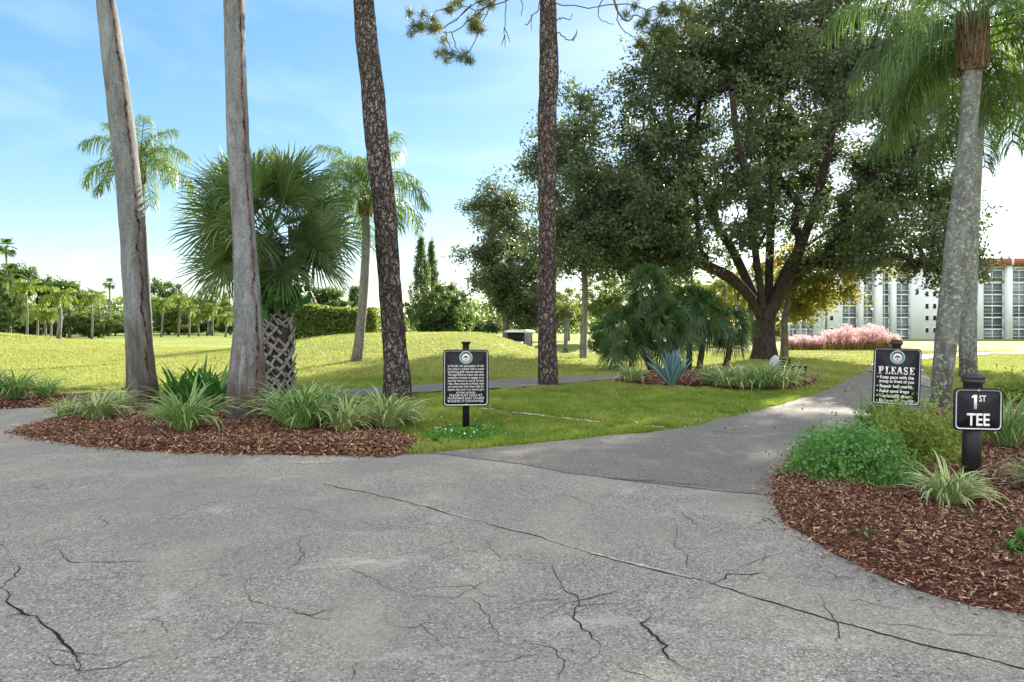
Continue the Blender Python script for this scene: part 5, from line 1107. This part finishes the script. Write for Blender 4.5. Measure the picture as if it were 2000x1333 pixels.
gc = W(1016, 680, 44); gc.z = float(H(gc.x, gc.y)); cart = empty("golf_cart", gc, "white golf cart half hidden behind the grassy rise", 'golf cart', rz=R(68)); cs = 1.0
def cb(name, boxes, m, par=None):
    mb = MB()
    for c_, d_, *tl_ in boxes: mb.box(c_, d_, tilt=tl_[0] if tl_ else None)
    return mb.build(name, m, par or cart)
cb("roof", [((0, 0, 1.86), (2.2, 1.25, 0.10)), ((0, 0, 1.94), (1.9, 1.05, 0.06))], M['cartw'])
cb("body", [((0.82, 0, 0.62), (0.55, 1.15, 0.42), 0.25), ((-0.75, 0, 0.6), (0.8, 1.15, 0.45)), ((0, 0, 0.34), (2.2, 1.1, 0.12)), ((1.05, 0, .45), (.2, 1.1, .25))], M['cartw'])
cb("windscreen", [((0.80, 0, 1.36), (0.03, 1.08, 0.9))], M['glass'])
cb("rear_shell", [((-1.12, 0, 0.85), (0.06, 1.2, 0.75)), ((-0.9, 0.6, 0.8), (0.5, 0.04, 0.5)), ((-0.9, -0.6, 0.8), (0.5, 0.04, 0.5))], M['cartw'])
cb("seat", [((-0.25, 0, 0.72), (0.5, 1.05, 0.14)), ((-0.52, 0, 1.0), (0.10, 1.05, 0.42))], M['tyre'])
cb("golf_bag_rack", [((-0.95, 0.2, 1.0), (0.28, 0.3, 0.9)), ((-0.95, -0.25, 0.95), (0.28, 0.28, 0.8)), ((-0.7, 0, 1.5), (0.04, 1.1, 0.66))], M['tyre'])
for sx in (0.85, -0.85):
    for sy in (0.52, -0.52): MB().tube([(sx*0.85, sy, 0.7), (sx*0.98, sy, 1.84)], [0.02, 0.02], 6).build("roof_post", M['black'], cart)
for sx in (0.78, -0.72):
    for sy in (0.56, -0.56):
        w1 = MB().tube([(sx, sy-0.09, 0.23), (sx, sy+0.09, 0.23)], [0.23, 0.23], 16).build("wheel", M['tyre'], cart)
        MB().tube([(sx, sy-0.10, 0.23), (sx, sy+0.10, 0.23)], [0.11, 0.11], 12).build("rim", M['silver'], w1)
MB().tube([(0.55, 0.25, 0.75), (0.32, 0.25, 1.12)], [0.02, 0.02], 6).build("steering_column", M['black'], cart)
mb = MB(); aa = np.linspace(0, 6.283, 15); mb.tube(np.c_[0.32 + 0.06*np.cos(aa), 0.25 + 0.17*np.sin(aa), 1.12 + 0.15*np.cos(aa)], [0.013]*15, 5, False); mb.build("steering_wheel", M['black'], cart)
fg = G(203, 663); flag = empty("golf_flag", fg, "thin golf flagstick on the distant green, left of the left palm trunk", 'golf flag')
MB().tube([(0, 0, 0), (0, 0, 1.9)], [0.03, 0.02], 6).build("pole", M['black'], flag)
mb = MB(); mb.add([(0,0,1.9),(0,0,1.5),(-0.3,0.02,1.45),(-0.32,0.05,1.82),(0,0.02,1.9),(0,0.02,1.5),(-0.3,0.04,1.45),(-0.32,0.07,1.82)], [(0,1,2,3),(4,7,6,5),(0,3,7,4),(1,5,6,2)]); mb.build("flag", M['flagred'], flag)

# ------------------------------------------------------------------ trees beyond the field
def variant(leaf, shape, n=60, ln=0.075, lf=30, sparse=1.0):
    """unit tree: height 1, crown half width 0.5; returns (trunk mesh, crown mesh)"""
    if shape == 'round': T = np.concatenate([blob(n, (0,0,.6), (.40,.40,.33), .4), blob(n//3, (.15,.1,.42), (.3,.3,.18))])
    elif shape == 'umbrella': T = np.concatenate([blob(n//2, (-.12,0,.82), (.3,.3,.1)), blob(n//2, (.2,.05,.66), (.26,.3,.09)), blob(n//4, (-.28,0,.6), (.18,.2,.08))])
    elif shape == 'low': T = np.concatenate([blob(n, (0,0,.48), (.44,.4,.42), .4), blob(n//2, (-.2,0,.28), (.28,.3,.24))])
    elif shape == 'spire':
        z = rng.random(n*2)**0.8; a = rng.uniform(0, 6.28, n*2); rd = (1-z)*0.42 + 0.02; T = np.c_[np.cos(a)*rd*rng.uniform(.3, 1, n*2), np.sin(a)*rd*rng.uniform(.3, 1, n*2), 0.12 + z*0.86]
    tr = [(0,0,-.02),(0.01,0,.12),(0,0.01,.25),(0.02,0,.38)] + ([(0,0,.6),(0,0,.8),(0,0,.97)] if shape == 'spire' else [(0.0,0,.5)])
    pos, par, lst, w = grow([((-1, 0), [Vector(p) for p in tr])], T, leaders=1); mw = MB(); limbs_mesh(mw, pos, lst, w, 0.022, 0.45, 0.0025, 5, 0.3)
    ml = MB(); foliage(ml, mw, T, 4, 0.045 if shape != 'spire' else 0.025, lf, 0.022, ln*0.42, ln*0.26, 0.0015)
    a = mw.build("trunk", M['treebark']); b_ = ml.build("crown", M[leaf]); r_ = (a.data, b_.data); bpy.data.objects.remove(a); bpy.data.objects.remove(b_); return r_
VT = {'roundA': variant('leafA', 'round'), 'roundB': variant('leafB', 'round'), 'umbA': variant('leafA', 'umbrella', 70), 'lowA': variant('leafA', 'low', 90), 'lowB': variant('leafB', 'low', 90), 'spire': variant('leafA', 'spire', 60, 0.06, 14), 'gold': variant('leafC', 'round', 50)}
def ftree(v, px, pt, wpx, Yt, label, name="far_tree", group="trees beyond the field", cat='tree', pb_=None):
    x = (px-1000)/FP*Yt; z0 = float(H(x, Yt)); h_ = CH - (pt-HZ)/FP*Yt - z0; w_ = wpx*Yt/FP
    root = empty(name, (x, Yt, z0), label, cat, group); rz = random.uniform(0, 6.28)
    for nm, me in (("trunk", VT[v][0]), ("crown", VT[v][1])): part(nm, me, root, (0,0,0), (0,0,rz), (w_/0.95, w_/0.95, h_))
    return root
for a in [('lowA',-20,500,130,82,"dark tree at the extreme left edge beyond the rise"), ('umbA',50,512,120,85,"tall flat topped dark tree at the far left"), ('roundA',20,560,90,78,"dark bushy tree low at the left edge, behind the bright palms"),
          ('umbA',135,542,120,88,"flat topped tree sloping down to the right in the left wood"), ('lowA',75,585,110,86,"dense dark undergrowth tree in the left wood"), ('lowB',175,598,95,90,"mid green bushy tree at the right end of the left wood"),
          ('lowA',225,604,75,105,"low round tree just left of the left palm trunk"), ('lowA',8,598,90,92,"dark undergrowth at the extreme left behind the bright palms"), ('lowA',125,600,110,95,"dark undergrowth behind the large drooping palm"), ('lowA',165,612,70,98,"dark low growth around the pale house"), ('lowB',258,606,50,110,"small round tree showing behind the left palm trunk"),
          ('roundA',318,538,85,125,"tall dark tree right of the left palm trunk"), ('lowB',360,566,110,122,"green tree behind the row of slender palms, centre left"), ('roundB',412,556,90,120,"leafy tree behind the cabbage palm's left side"),
          ('lowA',450,584,90,118,"dark low tree seen left of the thick palm trunk"), ('lowA',330,608,120,126,"dark low growth behind the palm row, left part"), ('lowA',405,602,130,128,"dark low growth behind the palm row, middle part"),
          ('umbA',630,556,115,110,"broad flat tree above the long clipped hedge"), ('roundA',595,572,60,100,"small dark tree above the left end of the clipped hedge"), ('umbA',692,552,50,115,"thin airy pine above the right end of the clipped hedge"),
          ('lowA',720,600,80,90,"low dark tree behind the leaning slim palm's foot"), ('lowA',880,545,110,68,"broad dark tree right of the twin spires"), ('lowA',845,546,125,66,"dark tree under the twin spires"), ('lowA',905,590,50,75,"small dark tree at the right end of the spire group"),
          ('lowA',935,622,60,150,"faraway low tree left of the dark oak"), ('lowA',970,616,60,140,"faraway low tree behind the dark oak's trunk"), ('roundB',1185,530,150,62,"sunlit green tree between the slim oak and the fan palms"),
          ('roundB',1110,560,110,70,"pale green tree behind the straight pine"), ('lowB',1290,560,160,66,"sunny green tree behind the fan palm clumps"), ('roundB',1400,545,130,64,"light green tree seen through the big tree's limbs"), ('lowB',1500,600,90,75,"low green tree behind the big tree's trunk"),
          ('lowA',1195,610,90,45,"dark round bush left of the fan palm clumps"), ('roundB',1330,500,120,60,"tall light tree behind the hanging fan palm"), ('roundB',1470,505,120,70,"tall light green tree between the big tree's main limbs"), ('gold',1425,520,90,56,"yellow tinged tree seen left of the big tree's trunk")]: ftree(a[0], *a[1:5], a[5])
ftree('spire',822,466,95,68,"taller Norfolk pine spire, left of the pair","norfolk_pine","twin spire pines",'pine tree'); ftree('spire',843,474,75,70,"shorter Norfolk pine spire, right of the pair","norfolk_pine","twin spire pines",'pine tree')
# golden tree right of the big trunk
bq = G(1532, 697); Yq = bq.y
T = np.concatenate([pxb(26, 1590, 560, 62, 50, 1, 2.5, Yq), pxb(18, 1660, 510, 62, 34, 1, 2.5, Yq), pxb(14, 1560, 520, 60, 40, 2, 2, Yq), pxb(8, 1560, 600, 30, 22, 1, 1.5, Yq), pxb(14, 1570, 590, 42, 32, 2, 1.5, Yq)])
broad("golden_tree", bq, Yq, [(1532,660,0),(1533,620,0),(1540,590,.3),(1552,560,.6)], T, 0.16, 'leafC', "yellowing tree with a slim trunk right of the big tree", nl=34, ln=0.17, wd=0.10, lead=3)
# far palms
def fpalm(px, pb_, ptop, wpx, fan, label, Yt=None, sc_=1.0, group="palms across the field"):
    if Yt: b_ = W(px, pb_, Yt); b_.z = float(H(b_.x, b_.y))
    else: b_ = G(px, pb_); Yt = b_.y
    top = W(px + random.uniform(-3, 3), ptop + wpx*0.30, Yt); root = empty("far_palm", b_, label, 'palm tree', group); r0 = max(0.09, 1.7*Yt/FP)
    stem("trunk", [Vector((0,0,-.1)), (top - b_)*0.5 + Vector((0.1, 0, 0)), top - b_], [r0*1.25, r0, r0*0.85], M['slim'], root, 10, 16, 0.03, int(px))
    R0 = wpx*Yt/FP/2; s_ = R0/(1.35 if fan else 2.1)
    ms = FANF if fan else FF
    for k in range(16 if fan else 13):
        part("fan_leaf" if fan else "frond", ms[min(len(ms)-1, int(k/14*len(ms)))], root, top - b_, (0, 0, k*2.4), (s_*random.uniform(.85, 1.1),)*3)
for a in [(12,652,470,44,1,"tall fan palm above the wood at the left edge",80),(20,646,520,60,1,"shaggy fan palm just under the tall one at the left edge",78),(22,652,560,64,0,"bright drooping palm leftmost on the field",None,),(52,652,545,56,0,"slender palm second from left beside the bright drooping one",62),
          (113,663,560,74,0,"large drooping palm standing forward of the left wood",None),(88,657,600,52,0,"short yellow green palm left of the large drooping one",58),(97,657,604,44,0,"short yellow palm twin beside the large drooping one",58),
          (179,663,570,50,0,"slim leaning palm near the golf flag",None),(193,650,568,34,0,"distant palm right behind the slim leaning one",90),(213,645,546,28,1,"lone tall fan palm left of the left palm trunk",100),(72,655,590,54,0,"medium palm inside the left wood",66),
          (315,659,580,46,0,"first slender palm right of the left palm trunk",None),(348,658,576,44,0,"second slender palm of the row across the field",None),(369,658,594,40,0,"third slender palm of the row across the field",None),
          (388,657,612,32,0,"short palm in the middle of the row across the field",None),(405,657,604,36,0,"fifth palm of the row across the field",None),(415,657,590,36,0,"sixth palm of the row across the field",None),(440,659,612,40,0,"last short palm of the row, left of the thick trunk",None),
          (1395,672,548,40,0,"pale stemmed palm seen left through the big tree's limbs",52),(1415,672,545,40,0,"pale stemmed palm seen in the middle through the big tree's limbs",52),(1436,672,548,40,0,"pale stemmed palm seen right through the big tree's limbs",52),
          (1612,664,538,64,1,"dark fan palm in front of the apartment block",75),(1577,664,575,40,1,"small palm in front of the apartment block's left end",80)]:
    fpalm(*a[:6], a[6] if len(a) > 6 else None)
sh = G(1838, 664)
# distant wood along the horizon, one mass
mb = MB(); n_ = 46000; px = rng.uniform(-400, 2500, n_); Yw = rng.uniform(150, 190, n_); x = (px-1000)/FP*Yw; t = rng.random(n_)
tp_ = 3.2 + 4.2*vnoise(px*0.013, 0*px, 9) + 2.0*vnoise(px*0.06, 0*px, 4); k = ~((px > 1380) & (Yw < 170)); 
leaves(mb, np.c_[x, Yw, H(x, Yw) + tp_*t][k], 0.95, 0.55)
tag(mb.build("distant_wood", M['leafA']), "faraway low line of trees closing the horizon", 'distant trees', kind='stuff')
# pale house glimpsed in the left wood
hx = W(172, 645, 120); hx.z = 0; hs_ = empty("house", hx, "small pale house glimpsed at the right end of the left wood", 'house')
MB().box((0, 0, 1.1), (3.6, 4, 2.2)).build("wall", M['wall'], hs_)
mb = MB(); mb.add([(-2.1,-2.3,2.2),(2.1,-2.3,2.2),(2.1,2.3,2.2),(-2.1,2.3,2.2),(-1.2,0,3.1),(1.2,0,3.1)], [(0,1,5,4),(2,3,4,5),(0,3,2,1)], [(1,2,5),(3,0,4)]); mb.build("roof", M['stone'], hs_)
for q in (-0.9, 0.9):
    MB().box((q, -2.03, 1.2), (0.7, 0.06, 0.9)).build("window", M['glass'], hs_)
